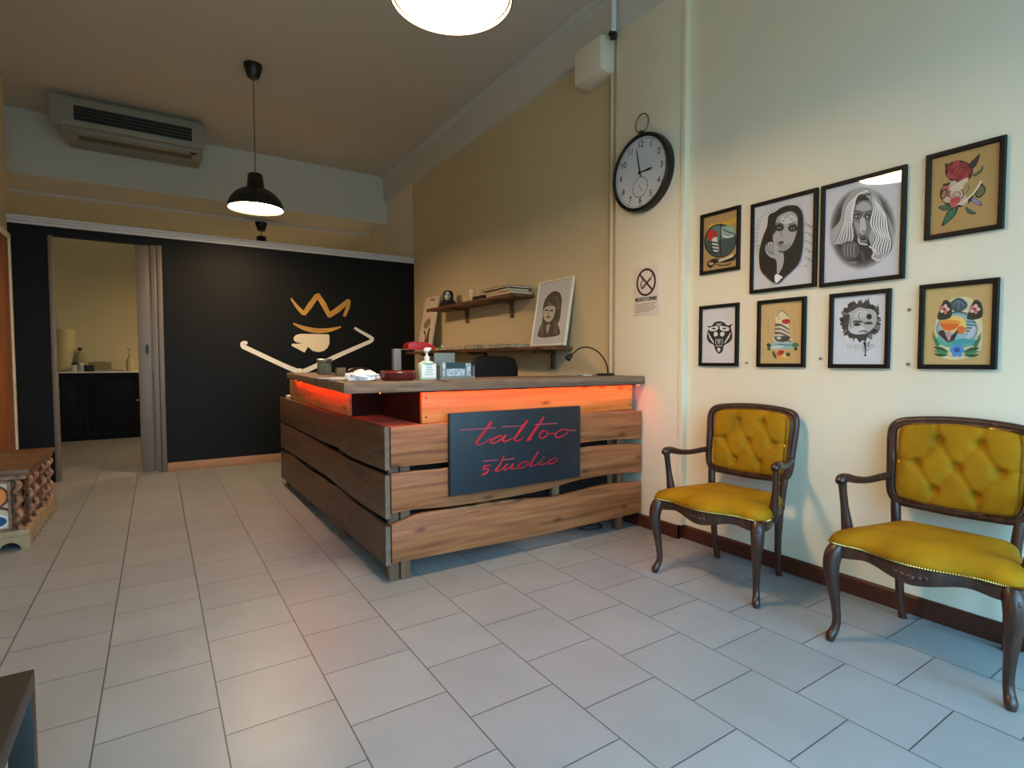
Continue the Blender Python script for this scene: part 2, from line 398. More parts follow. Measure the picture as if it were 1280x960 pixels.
# ------------------------------------------------------------------ painted emblem on the partition
G_GOLD = mat('gold_paint', rgb(205, 152, 62), 0.4, 0.2, noise=0.25, nscale=3)
G_IVORY = mat('ivory_paint', rgb(238, 226, 196), 0.6)
em = thing('wall_emblem', 'gold crown above an ivory spade and white open diamond outline on black partition', 'logo', (1.65, YP, 1.6))
t3 = lambda u, v, d: (u, YP - d, v)
bm = NB()
ribbon(bm, [(1.445, 2.05), (1.517, 1.946), (1.601, 1.861)], [0.022, 0.04, 0.058], t3, 0.0005, 0.003)
ribbon(bm, [(1.594, 1.853), (1.676, 1.975), (1.77, 2.112)], [0.05, 0.068, 0.058], t3, 0.0007, 0.003, smooth=False)
ribbon(bm, [(1.762, 2.125), (1.84, 2.005), (1.925, 1.838)], [0.06, 0.068, 0.055], t3, 0.0009, 0.003, smooth=False)
ribbon(bm, [(1.905, 1.848), (2.027, 1.935), (2.182, 2.072)], [0.06, 0.07, 0.055], t3, 0.0011, 0.003, smooth=False)
ribbon(bm, [(2.174, 2.078), (2.161, 1.979), (2.108, 1.85)], [0.05, 0.05, 0.036], t3, 0.0013, 0.003)
obj('crown', bm, G_GOLD, em, True, smooth=20)
bm = NB(); ribbon(bm, [(1.465, 1.735), (1.611, 1.675), (1.762, 1.652), (1.918, 1.666), (2.066, 1.712)], [0.02, 0.055, 0.062, 0.05, 0.018], t3, 0.0005, 0.003); obj('brim', bm, G_GOLD, em, True, smooth=20)
bm = NB()
sp = [(1.466, 1.535), (1.472, 1.562), (1.495, 1.588), (1.54, 1.603), (1.60, 1.606), (1.895, 1.608), (1.912, 1.597), (1.913, 1.50), (1.905, 1.47), (1.885, 1.43), (1.84, 1.392), (1.77, 1.374), (1.70, 1.39), (1.655, 1.43), (1.64, 1.44), (1.598, 1.367), (1.44, 1.453), (1.448, 1.478), (1.51, 1.478), (1.57, 1.484), (1.51, 1.496), (1.48, 1.512)]
plate(bm, sp, t3, 0.0005, 0.003); obj('spade', bm, G_IVORY, em, True, smooth=20)
M_LINEW = mat('white_line_paint', rgb(244, 242, 232), 0.5)
bm = NB()
ribbon(bm, [(0.935, 1.474), (0.905, 1.482), (0.884, 1.465), (0.893, 1.435), (0.93, 1.412)], [0.03, 0.045, 0.055, 0.058, 0.055], t3, 0.0005, 0.003)
ribbon(bm, [(0.925, 1.416), (1.273, 1.238), (1.47, 1.145), (1.545, 1.132), (1.62, 1.142), (2.018, 1.329), (2.44, 1.516)], [0.055, 0.056, 0.06, 0.062, 0.06, 0.056, 0.05], t3, 0.0008, 0.003)
ribbon(bm, [(2.43, 1.51), (2.472, 1.535), (2.486, 1.563), (2.45, 1.592), (2.36, 1.64), (2.245, 1.704)], [0.05, 0.05, 0.05, 0.045, 0.04, 0.032], t3, 0.0011, 0.003)
obj('diamond_outline', bm, M_LINEW, em, True, smooth=20)

# ------------------------------------------------------------------ reception desk
DY = 2.89     # outer face of the front boards
DX = 1.045    # outer face of the side boards
desk = thing('reception_desk', 'large L-shaped reception desk of rough brown planks with live-edge counter and red strip light', 'desk', (1.06, 2.9, 0))
XE = 3.045
def dense(pts, n=6): return cr(pts, n)
def front_board(top, bot):
    bm = NB(); o = dense(bot) + list(reversed(dense(top)))
    prism(bm, o, 'Y', DY, DY + 0.032, 0.004); return obj('front_board', bm, M_BOARDX, desk, True)
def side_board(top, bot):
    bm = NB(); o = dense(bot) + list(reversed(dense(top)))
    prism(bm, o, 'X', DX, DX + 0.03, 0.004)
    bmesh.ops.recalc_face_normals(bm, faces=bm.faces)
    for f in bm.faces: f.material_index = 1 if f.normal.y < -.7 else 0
    return obj('side_board', bm, [M_BOARDY_SHADED, M_ENDGRAIN], desk, True)
x0 = 1.08
front_board([(x0, 0.884), (1.27, 0.889), (1.9, 0.893), (2.44, 0.893), (2.8, 0.889), (XE, 0.876)], [(x0, 0.66), (1.43, 0.655), (1.9, 0.664), (2.443, 0.683), (2.75, 0.684), (XE, 0.664)])
front_board([(x0, 0.624), (1.203, 0.626), (1.43, 0.621), (1.9, 0.632), (2.443, 0.650), (2.75, 0.645), (XE, 0.630)], [(x0, 0.399), (1.201, 0.405), (1.428, 0.389), (1.761, 0.385), (2.134, 0.396), (2.444, 0.428), (2.8, 0.43), (XE, 0.412)])
front_board([(x0, 0.335), (1.181, 0.362), (1.264, 0.377), (1.486, 0.372), (1.761, 0.372), (1.955, 0.362), (2.134, 0.345), (2.269, 0.342), (2.645, 0.361), (2.9, 0.352), (XE, 0.342)], [(x0, 0.12), (1.426, 0.112), (2.134, 0.099), (XE, 0.107)])
YB = 5.93; YA = DY + 0.005
side_board([(YA, 0.888), (3.9, 0.884), (4.9, 0.888), (YB, 0.893)], [(YA, 0.646), (3.416, 0.63), (3.643, 0.635), (3.824, 0.65), (4.323, 0.642), (5.325, 0.648), (YB, 0.657)])
side_board([(YA, 0.617), (3.297, 0.612), (3.545, 0.604), (3.757, 0.611), (4.09, 0.614), (4.324, 0.62), (5.326, 0.633), (YB, 0.632)], [(YA, 0.374), (3.307, 0.367), (3.693, 0.374), (4.126, 0.394), (4.44, 0.391), (4.682, 0.396), (4.98, 0.392), (5.546, 0.390), (YB, 0.376)])
side_board([(YA, 0.328), (3.193, 0.342), (3.429, 0.344), (3.694, 0.360), (3.877, 0.372), (4.039, 0.352), (4.292, 0.36), (4.686, 0.35), (4.921, 0.36), (5.279, 0.372), (YB, 0.345)], [(YA, 0.11), (3.892, 0.1), (YB, 0.07)])
# lower worktop, inner carcass
bm = NB(); prism(bm, [(DX + 0.032, DY + 0.034), (3.02, DY + 0.034), (3.02, 3.42), (1.66, 3.42), (1.66, YB), (DX + 0.032, YB)], 'Z', 0.858, 0.884, 0.003); obj('lower_worktop', bm, wood('worktop_wood', rgb(104, 70, 52), rgb(140, 98, 74), rgb(164, 120, 92), 'Y', 0.55), desk, True)
for (bx, by) in ((1.085, 2.935), (1.175, 2.925), (1.70, 2.925), (2.26, 2.925), (2.86, 2.925)):
    bm = NB(); z0 = 0.0 if bx < 1.2 or bx > 2.8 else 0.11
    box(bm, bx - (0.005 if bx < 1.1 else 0.03), bx + (0.055 if bx < 1.1 else 0.03), by, by + 0.045, z0, 0.857, 0.004)
    obj('post', bm, M_BATTEN, desk, True)
for by in (3.88, 4.9, 5.84):
    bm = NB(); box(bm, DX + 0.032, DX + 0.082, by - 0.03, by + 0.04, 0.0, 0.857, 0.004); obj('post', bm, M_BATTEN, desk, True)
bm = NB(); box(bm, 1.14, 2.80, 3.0, 3.02, 0.14, 0.856); obj('inner_panel', bm, M_DARKWOOD, desk, True)
bm = NB(); box(bm, 1.14, 1.16, 3.02, YB - 0.1, 0.14, 0.856); obj('inner_panel', bm, M_DARKWOOD, desk, True)
# fascia boards lit from above by the strip
FY = 2.93
bm = NB(); box(bm, 1.285, 2.985, FY, FY + 0.03, 0.889, 1.078, 0.003); obj('fascia_board', bm, M_FASCIA, desk, True)
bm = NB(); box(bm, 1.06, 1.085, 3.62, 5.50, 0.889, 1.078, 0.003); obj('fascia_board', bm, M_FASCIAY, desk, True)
bm = NB(); box(bm, 1.285, 1.31, FY + 0.032, 3.62, 0.886, 1.078); obj('divider', bm, M_DARKWOOD, desk, True)
bm = NB(); box(bm, 1.087, 1.31, 3.625, 3.645, 0.886, 1.078); obj('divider', bm, M_DARKWOOD, desk, True)
for cx_ in (1.31, 2.96):
    for cz in (0.925, 1.04):
        bm = NB(); lathe(bm, [(0.0001, 0), (0.006, 0), (0.006, 0.002), (0.0001, 0.002)], seg=10)
        for v in bm.verts: v.co = Vector((cx_ + v.co.x, FY - v.co.z, cz + v.co.y))
        obj('screw', bm, M_BLACKPLASTIC, desk, True)
# live-edge counter slab
bm = NB()
fe = [(0.82 + (3.052 - 0.82) * i / 26, 2.868 + 0.006 * math.sin(i * 1.7) + 0.004 * math.sin(i * 0.6)) for i in range(27)]
sl = fe + [(3.052, 3.185), (3.02, 3.19), (3.02, 3.40), (1.50, 3.40), (1.50, 5.9), (1.115, 5.93)] + [(1.115 - (0.295) * t + 0.008 * math.sin(t * 30), 5.93 - 3.06 * t) for t in (0.15, 0.3, 0.45, 0.6, 0.75, 0.9)]
prism(bm, sl, 'Z', 1.08, 1.138, 0.006); obj('countertop', bm, M_SLAB, desk, True)
# strip lights under the slab
def led(x0, x1, y0, y1, cx0_, cx1_, cy0_, cy1_):
    bm = NB(); box(bm, x0, x1, y0, y1, 1.0745, 1.0795); obj('strip_light', bm, M_LED, desk, True)
    bm = NB(); box(bm, cx0_, cx1_, cy0_, cy1_, 1.0735, 1.0798); obj('strip_shield', bm, M_DARKWOOD, desk, True)  # added shield before the strip, blocks red spill onto the floor
led(1.02, 2.985, 2.884, 2.888, 1.02, 2.985, 2.880, 2.8835)
led(1.012, 1.016, 3.50, 4.84, 1.008, 1.0115, 3.50, 4.84)
led(1.046, 1.05, 4.86, 5.22, 1.042, 1.0455, 4.86, 5.22)
bm = NB(); box(bm, 2.99, 3.02, 2.885, 2.905, 1.066, 1.08, 0.003); o = obj('strip_connector', bm, M_WHITE, desk, True)

# name board on the desk front
sg = thing('sign_board', 'black rectangular board with red handwritten tattoo studio lettering on desk front', 'sign', (1.93, DY, 0.44))
bm = NB(); box(bm, 1.428, 2.418, DY - 0.034, DY - 0.002, 0.458, 0.946, 0.003); obj('board', bm, mat('black_slate_paint', rgb(26, 36, 44), 0.42, noise=0.1, nscale=3), sg, True)
t3 = lambda u, v, d: (u, DY - 0.034 - d, v)
M_REDL = mat('red_lettering', rgb(190, 34, 48), 0.35, noise=0.35, nscale=9)
M_LINEL = mat('thin_red_line', rgb(160, 70, 88), 0.4)
thick = [
 ([(1.711, .880), (1.642, .808), (1.60, .762)], [.026, .026, .022]), ([(1.60, .765), (1.609, .749), (1.642, .751), (1.704, .777)], [.018, .012, .009, .007]),
 ([(1.785, .79), (1.758, .788), (1.713, .768), (1.704, .752), (1.73, .748), (1.776, .767), (1.813, .792)], [.010, .012, .016, .014, .010, .012, .012]),
 ([(1.813, .792), (1.789, .762), (1.812, .753), (1.868, .768)], [.018, .018, .010, .007]),
 ([(1.978, .875), (1.916, .808), (1.873, .760)], [.022, .026, .02]), ([(1.873, .762), (1.895, .747), (1.93, .757), (1.95, .77)], [.018, .010, .007, .004]),
 ([(2.107, .888), (2.042, .815), (1.973, .741)], [.020, .026, .018]), ([(1.975, .744), (1.995, .748), (2.015, .757)], [.012, .008, .005]),
 ([(2.128, .792), (2.098, .797), (2.074, .777), (2.077, .755), (2.102, .751), (2.134, .770), (2.130, .790), (2.152, .775), (2.199, .775)], [.009, .012, .015, .013, .010, .012, .010, .007, .006]),
 ([(2.278, .794), (2.226, .786), (2.199, .758), (2.226, .744), (2.278, .756), (2.31, .784), (2.278, .796)], [.010, .012, .015, .011, .010, .012, .010]),
 ([(1.703, .615), (1.659, .612), (1.65, .596), (1.683, .594), (1.676, .572), (1.637, .561)], [.007, .012, .014, .012, .016, .014]),
 ([(1.798, .664), (1.766, .608), (1.73, .574)], [.012, .018, .016]), ([(1.73, .577), (1.757, .572), (1.794, .59)], [.012, .008, .006]),
 ([(1.826, .61), (1.795, .58), (1.821, .575), (1.868, .606)], [.012, .014, .008, .008]), ([(1.868, .608), (1.854, .577), (1.882, .574), (1.92, .588)], [.012, .013, .008, .006]),
 ([(1.973, .611), (1.915, .597), (1.906, .576), (1.944, .574), (1.988, .601)], [.009, .013, .013, .009, .008]), ([(2.062, .666), (2.014, .606), (1.99, .578)], [.012, .017, .014]), ([(1.99, .58), (2.015, .576), (2.062, .589)], [.010, .008, .006]),
 ([(2.092, .607), (2.072, .58), (2.102, .577), (2.143, .587)], [.011, .013, .008, .006]), ([(2.1, .621), (2.11, .625)], [.009, .009]),
 ([(2.184, .606), (2.148, .593), (2.148, .576), (2.184, .577), (2.215, .594), (2.21, .607), (2.184, .606)], [.008, .011, .011, .008, .009, .009, .008])]
bm = NB()
for k, (p, w) in enumerate(thick): ribbon(bm, p, [x * .72 for x in w], t3, 0.0004 + 0.0002 * (k % 3), 0.003)
for p in ([(1.485, .845), (1.74, .842)], [(1.781, .845), (1.935, .84)], [(2.03, .8425), (2.215, .839)], [(2.31, .784), (2.376, .781)], [(1.65, .644), (1.757, .641)], [(1.785, .638), (1.877, .638)]):
    ribbon(bm, p, 0.0065, t3, 0.0012, 0.003, mi=1, n=2)
obj('lettering', bm, [M_REDL, M_LINEL], sg, True, smooth=20)

# ------------------------------------------------------------------ things on the counter
ZT = 1.1385
# hand sanitiser
b = thing('sanitizer_bottle', 'clear hand sanitizer bottle with white pump and white label on the counter', 'bottle', (1.385, 3.08, ZT))
bm = NB(); prism(bm, [(-.048, -.03), (.048, -.03), (.055, -.02), (.055, .02), (.048, .03), (-.048, .03), (-.055, .02), (-.055, -.02)], 'Z', 0.0, 0.10, 0.006)
lathe(bm, [(.045, .10), (.035, .112), (.016, .118), (.016, .125)], seg=20); obj('body', bm, mat('clear_gel', rgb(196, 220, 206), 0.15, spec=0.6), b)
bm = NB(); box(bm, -.046, .046, -.0325, -.0305, .014, .094); obj('label_sticker', bm, mat('label_white', rgb(236, 240, 240), 0.5), b)
bm = NB()
for k in range(4): box(bm, -.03 + .004 * k, .028 - .008 * (k % 2), -.0335, -.0328, .03 + .014 * k, .036 + .014 * k)
obj('label_print', bm, mat('label_teal', rgb(150, 196, 190), 0.5), b)
bm = NB(); lathe(bm, [(.001, .122), (.017, .122), (.018, .14), (.008, .146), (.007, .165), (.014, .168), (.020, .176), (.019, .188), (.008, .196), (.001, .196)], seg=20); box(bm, -.012, .028, -.008, .008, .183, .196, .004); obj('pump', bm, M_WHITE, b)
# card holder
c = thing('card_holder', 'clear acrylic business card stand with cards beside the sanitizer bottle', 'card holder', (1.575, 3.09, ZT))
AC = mat('acrylic', rgb(112, 116, 116), 0.12, spec=0.8)
bm = NB(); box(bm, -.125, .125, -.06, .06, 0, .006, .002); box(bm, -.115, .03, .045, .05, .006, .165); box(bm, -.12, -.112, -.05, .05, .006, .09); box(bm, .112, .12, -.05, .05, .006, .085); box(bm, -.12, .12, -.056, -.05, .006, .02); obj('holder', bm, AC, c)
bm = NB(); box(bm, -.075, .062, -.035, .03, .012, .105); obj('card_stack', bm, mat('card_dark', rgb(40, 60, 66), 0.4), c)
bm = NB(); box(bm, -.07, .058, -.038, -.036, .02, .066); box(bm, -.1, -.078, -.04, .02, .01, .105); box(bm, .066, .1, -.04, .0, .01, .10); obj('card_print', bm, mat('card_blue', rgb(160, 180, 196), 0.4, noise=.5, nscale=60), c)
# red ash bowl
c = thing('bowl', 'low dark red round bowl between white tissue and sanitizer bottle', 'bowl', (1.21, 3.1, ZT))
bm = NB(); lathe(bm, [(.001, 0), (.092, 0), (.102, .012), (.104, .055), (.098, .058), (.092, .054), (.088, .016), (.001, .012)], seg=36); obj('dish', bm, mat('dark_red_glaze', rgb(92, 22, 24), 0.3, noise=.2, nscale=20), c)
bm = NB(); tube(bm, [(.103 * math.cos(a * PI / 18), .103 * math.sin(a * PI / 18), .048) for a in range(36)], .004, seg=6, closed=True); obj('rim', bm, mat('red_rim', rgb(130, 50, 46), 0.3), c)
# crumpled tissue
c = thing('crumpled_tissue', 'crumpled white paper tissue lying on the counter left of red bowl', 'tissue', (1.00, 3.13, ZT))
bm = NB(); rr = bmesh.ops.create_icosphere(bm, subdivisions=4, radius=1.0)
from mathutils import noise as mn
for v in bm.verts:
    p = v.co.copy(); k = 1 + 0.35 * mn.noise(p * 2.2) + 0.2 * mn.noise(p * 6)
    v.co = Vector((p.x * .095 * k, p.y * .07 * k, max(0.0, .022 + p.z * .038 * k)))
obj('tissue', bm, M_PAPER, c, smooth=80)
c = thing('paper_sheets', 'flat white paper sheets on the counter corner left of the crumpled tissue', 'paper', (0.97, 3.42, ZT), 0.25)
for k in range(3):
    bm = NB(); box(bm, -.09, .09, -.12, .12, .002 + k * .003, .0045 + k * .003); o = obj('sheet', bm, M_PAPER, c); o.rotation_euler = (0, 0, .14 * k)
# jars at the back
c = thing('storage_jar', 'grey glass jar with metal lid at the far end of the counter', 'jar', (1.22, 4.85, ZT))
bm = NB(); lathe(bm, [(.001, 0), (.055, 0), (.06, .01), (.06, .095), (.05, .105), (.05, .112), (.001, .112)], seg=24); obj('body', bm, mat('smoky_jar', rgb(120, 120, 108), 0.15, noise=.4, nscale=18), c)
bm = NB(); lathe(bm, [(.001, .108), (.063, .108), (.065, .112), (.065, .132), (.06, .136), (.001, .136)], seg=24); obj('lid', bm, M_CHROME, c)
c = thing('small_box', 'small brown cardboard box beside the grey glass jar', 'box', (1.26, 4.5, ZT))
bm = NB(); box(bm, -.035, .035, -.03, .03, 0, .062, .002); obj('carton', bm, mat('kraft_card', rgb(140, 122, 88), 0.7), c)
bm = NB(); box(bm, -.036, .036, -.012, .012, .0, .0628); obj('tape', bm, mat('tape_dark', rgb(92, 78, 54), 0.5), c)
c = thing('eyeglass_case', 'dark rounded case lying behind the crumpled tissue', 'case', (1.32, 4.2, ZT))
bm = NB(); sphere(bm, (0, 0, .034), 1, 18, sc=(.095, .045, .034)); obj('shell', bm, mat('plum_case', rgb(34, 20, 28), 0.4), c)
bm = NB(); tube(bm, [(.0955 * math.cos(a * PI / 16), .0455 * math.sin(a * PI / 16), .034) for a in range(32)], .0022, 6, closed=True); obj('seam', bm, M_BLACKPLASTIC, c)
# red desk lamp with a grey post
c = thing('desk_lamp', 'desk lamp with grey square post, thin arm and flat red head', 'lamp', (1.40, 3.62, ZT))
bm = NB(); box(bm, -.05, .05, -.05, .05, 0, .012, .003); obj('base', bm, M_GREYMETAL, c)
bm = NB(); box(bm, -.027, .027, -.02, .02, .012, .20, .003); obj('post', bm, mat('grey_lamp_post', rgb(128, 128, 126), 0.5), c)
bm = NB(); tube(bm, [(0.02, 0, .195), (.16, .03, .197), (.2, .04, .205)], .004, 8); obj('arm', bm, M_CHROME, c)
bm = NB(); prism(bm, [(-.105, 0), (.105, 0), (.098, .03), (.04, .055), (-.06, .058), (-.1, .04)], 'Y', -.05, .05, .006); obj('head', bm, mat('red_lamp_enamel', rgb(176, 16, 20), 0.35), c, loc=(.19, .05, .195))
# gooseneck lamp on the right
c = thing('gooseneck_lamp', 'thin black gooseneck lamp arching over the right end of the counter', 'lamp', (2.92, 3.15, ZT))
bm = NB(); box(bm, -.07, .06, -.03, .03, 0, .018, .004); obj('base', bm, M_BLACKPLASTIC, c)
bm = NB(); tube(bm, cr([(.02, 0, .01), (.015, 0, .07), (-.03, 0, .14), (-.10, 0, .193), (-.19, 0, .217), (-.27, 0, .205), (-.33, 0, .165), (-.35, 0, .155)], 6), .0055, 8); obj('neck', bm, mat('bronze_neck', rgb(62, 52, 40), 0.35, 0.6), c)
bm = NB(); tube(bm, [(-.335, 0, .165), (-.352, 0, .152), (-.375, 0, .132), (-.38, 0, .128)], [.009, .018, .024, .022], 14); obj('shade', bm, M_BLACKPLASTIC, c)
c = thing('note_pad', 'small white note pad lying beside the gooseneck lamp base', 'paper', (2.72, 3.2, ZT), .3)
bm = NB(); box(bm, -.07, .07, -.05, .05, 0, .008, .001); obj('pages', bm, M_PAPER, c)
bm = NB(); box(bm, -.07, -.055, -.05, .05, .0005, .0095); obj('binding', bm, mat('pad_grey', rgb(110, 110, 110), .5), c)

# ------------------------------------------------------------------ wall shelves behind the desk
def shelf(label, y0, y1, z0, z1, brs, gx=2.83):
    s = thing('wall_shelf', label, 'shelf', (XR, (y0 + y1) / 2, z0), 0, 'brown shelves behind the desk')
    bm = NB(); n = 20
    fe = [(gx + .007 * math.sin(k * 1.3) + .005 * math.sin(k * .5), y0 + (y1 - y0) * k / n) for k in range(n + 1)]
    prism(bm, fe + [(XR - .002, y1), (XR - .002, y0)], 'Z', z0, z1, .004); obj('board', bm, M_SLABY, s, True)
    for y in brs:
        bm = NB(); box(bm, XR - .03, XR - .003, y - .02, y + .02, z0 - .17, z0 - .001, .003); box(bm, gx + .06, XR - .003, y - .02, y + .02, z0 - .028, z0 - .001, .003)
        obj('bracket', bm, M_SLABY, s, True)
    return s
shelf('upper brown wooden wall shelf holding books, candle and a hooded bust', 4.36, 6.3, 1.872, 1.90, (4.75, 5.72))
shelf('lower long brown wall shelf covered in papers, with leaning white portrait', 3.78, 7.0, 1.352, 1.382, (4.05, 5.3, 6.6))
ZS1, ZS2 = 1.9005, 1.3825
# upper shelf things
c = thing('hooded_bust', 'small bust with black hood and pale face on upper shelf left end', 'figurine', (2.96, 5.95, ZS1))
bm = NB(); lathe(bm, [(.001, 0), (.10, 0), (.105, .02), (.085, .06), (.06, .09), (.062, .12), (.066, .15), (.055, .185), (.03, .2), (.001, .204)], seg=28)
for v in bm.verts:
    if v.co.z < .09: v.co.y *= 1.35
obj('hood', bm, mat('black_cloth', rgb(14, 12, 14), .7), c)
bm = NB(); sphere(bm, (-.03, -.045, .125), 1, 20, sc=(.036, .040, .058)); obj('face', bm, mat('pale_face', rgb(178, 180, 184), .5, noise=.5, nscale=30), c)
for ex, ey in ((-.060, -.060), (-.036, -.084)):
    bm = NB(); sphere(bm, (ex, ey, .136), .008, 8); obj('eye', bm, M_BLACKPLASTIC, c)
bm = NB(); tube(bm, [(-.058, -.060, .098), (-.052, -.076, .096), (-.036, -.078, .098)], .003, 6); obj('mouth', bm, M_BLACKPLASTIC, c)
c = thing('brass_figurine', 'tiny brass figurine at the front edge of upper shelf', 'figurine', (2.86, 5.42, ZS1))
bm = NB(); lathe(bm, [(.001, 0), (.022, 0), (.022, .008), (.012, .015), (.016, .035), (.010, .052), (.013, .064), (.009, .078), (.001, .082)], seg=16); obj('figure', bm, M_BRASS, c)
bm = NB(); lathe(bm, [(.001, -.001), (.025, -.001), (.025, .006), (.001, .006)], seg=16); obj('plinth', bm, M_DARKWOOD, c)
c = thing('pillar_candle', 'cream pillar candle standing on the middle of upper shelf', 'candle', (2.95, 5.33, ZS1))
bm = NB(); lathe(bm, [(.001, 0), (.034, 0), (.036, .004), (.036, .132), (.03, .14), (.012, .134), (.001, .132)], seg=24); obj('wax', bm, mat('cream_wax', rgb(226, 204, 168), .5), c)
bm = NB(); tube(bm, [(0, 0, .131), (.001, 0, .148)], .0018, 6); obj('wick', bm, M_BLACKPLASTIC, c)
c = thing('black_box', 'flat black box on upper shelf between candle and books', 'box', (2.96, 5.09, ZS1))
bm = NB(); box(bm, -.08, .08, -.11, .11, 0, .032, .003); obj('tray', bm, M_BLACKPLASTIC, c)
bm = NB(); box(bm, -.083, .083, -.113, .113, .030, .045, .003); obj('lid', bm, mat('box_lid_black', rgb(36, 20, 18), .5), c)
bk = [('lowest of the stacked books on upper shelf, with brown cover', .26, .46, .026, rgb(150, 112, 78), 0.02), ('middle book of the upper shelf stack, thick with white pages', .25, .42, .032, rgb(112, 66, 44), -.04), ('topmost book of the upper shelf stack, widest with dark red cover', .29, .50, .02, rgb(84, 34, 24), .03)]
zz = ZS1
for k, (lb, w, l, h, colr, rz) in enumerate(bk):
    c = thing('book', lb, 'book', (2.965, 4.61 + .02 * k, zz), rz, 'books stacked on upper shelf')
    m_c = mat('book_cover_%s' % 'abc'[k], colr, .5)
    bm = NB(); box(bm, -w / 2, w / 2, -l / 2, l / 2, 0, .003); box(bm, -w / 2, w / 2, -l / 2, l / 2, h - .003, h); box(bm, w / 2 - .004, w / 2, -l / 2, l / 2, 0, h); obj('cover', bm, m_c, c)
    bm = NB(); box(bm, -w / 2 + .006, w / 2 - .005, -l / 2 + .005, l / 2 - .005, .0035, h - .0035); obj('pages', bm, mat('page_block', rgb(214, 198, 170), .8), c)
    zz += h + .0005
# lower shelf clutter: magazines, prints and notebooks lying flat
cl = [(6.05, .22, .30, rgb(196, 188, 150), 'olive-cream magazine on lower shelf nearest the leaning canvas'), (5.72, .20, .28, rgb(150, 140, 112), 'grey-green magazine second from the leaning canvas on lower shelf'), (5.42, .22, .30, rgb(214, 204, 180), 'cream sheet pile on the lower shelf beneath the candle'),
      (5.08, .2, .3, rgb(110, 96, 78), 'brown notebook lying at middle of the lower shelf'), (4.74, .22, .3, rgb(190, 178, 150), 'pale booklet on lower shelf beneath the stacked books'), (4.42, .18, .24, rgb(60, 48, 40), 'dark notebook on lower shelf just left of the white portrait frame')]
for k, (y, w, l, colr, lb) in enumerate(cl):
    c = thing('magazine', lb, 'magazine', (2.925 - .02 * (k % 2), y, ZS2), random.uniform(-.12, .12), 'papers lying on lower shelf')
    h = .026 + .022 * random.random()
    bm = NB(); box(bm, -w / 2, w / 2, -l / 2, l / 2, .001, h); obj('pages', bm, mat('aged_pages', rgb(176, 168, 142), .8, noise=.35, nscale=30), c)
    bm = NB(); box(bm, -w / 2 - .002, w / 2 + .002, -l / 2 - .002, l / 2 + .002, h, h + .002); box(bm, -w / 2 - .002, w / 2 + .002, -l / 2 - .002, l / 2 + .002, 0, .0012); obj('cover', bm, mat('mag_cover_%d' % k, colr, .5, noise=.5, nscale=25), c)
c = thing('paper_cup', 'small white cup on lower shelf beside the leaning canvas', 'cup', (2.87, 5.90, ZS2))
bm = NB(); lathe(bm, [(.001, 0), (.022, 0), (.03, .06), (.028, .06), (.02, .004), (.001, .004)], seg=20); obj('wall_of_cup', bm, M_WHITE, c)
bm = NB(); tube(bm, [(.0295 * math.cos(a * PI / 10), .0295 * math.sin(a * PI / 10), .06) for a in range(20)], .002, 6, closed=True); obj('rim', bm, M_WHITE, c)

# ------------------------------------------------------------------ drawing helper for framed prints
ARTC = {}
def acol(c):
    key = tuple(c)
    if key not in ARTC: ARTC[key] = mat('ink_%02x%02x%02x' % key, rgb(*key), .6)
    return ARTC[key]
def quadmap(tl, tr, br, bl):
    def f(x, y):
        u = .5; v = .5
        for _ in range(8):
            lx = bl[0] + (tl[0] - bl[0]) * v; rx = br[0] + (tr[0] - br[0]) * v
            u = (x - lx) / (rx - lx)
            ty = tl[1] + (tr[1] - tl[1]) * u; by = bl[1] + (br[1] - bl[1]) * u
            v = (by - y) / (by - ty)
        return (u, v)
    return f
class Art:
    def __init__(s, w, h, q, to3):
        s.bm = NB(); s.w, s.h, s.q, s.t, s.k, s.m = w, h, q, to3, 1, []
    def mi(s, c):
        m = acol(c)
        if m not in s.m: s.m.append(m)
        return s.m.index(m)
    def uv(s, p):
        u, v = s.q(*p); return ((u - .5) * s.w, (v - .5) * s.h)
    def bg(s, c):
        plate(s.bm, [(-s.w / 2, -s.h / 2), (s.w / 2, -s.h / 2), (s.w / 2, s.h / 2), (-s.w / 2, s.h / 2)], s.t, 0, .0004, s.mi(c))
    def up(s):
        s.k += 1; return .0004 + .00006 * s.k
    def poly(s, c, pts, smooth=True):
        P = [s.uv(p) for p in pts]
        if smooth: P = cr(P, 5, True)
        plate(s.bm, P, s.t, s.up(), .00005, s.mi(c))
    def ell(s, c, cx, cy, rx, ry, rot=0, n=24):
        cs, sn = math.cos(rot), math.sin(rot)
        s.poly(c, [(cx + rx * math.cos(a) * cs - ry * math.sin(a) * sn, cy + rx * math.cos(a) * sn + ry * math.sin(a) * cs) for a in [2 * PI * i / n for i in range(n)]], False)
    def line(s, c, pts, w, px=None):
        P = [s.uv(p) for p in pts]
        sc = s.w / abs(s.q(1000, 500)[0] - s.q(0, 500)[0]) if False else s.w * abs(s.q(501, 500)[0] - s.q(500, 500)[0])
        W = [x * sc for x in w] if isinstance(w, (list, tuple)) else w * sc
        ribbon(s.bm, P, W, s.t, s.up(), .00005, s.mi(c), n=5)
    def done(s, name, parent):
        return obj(name, s.bm, s.m, parent, smooth=0)

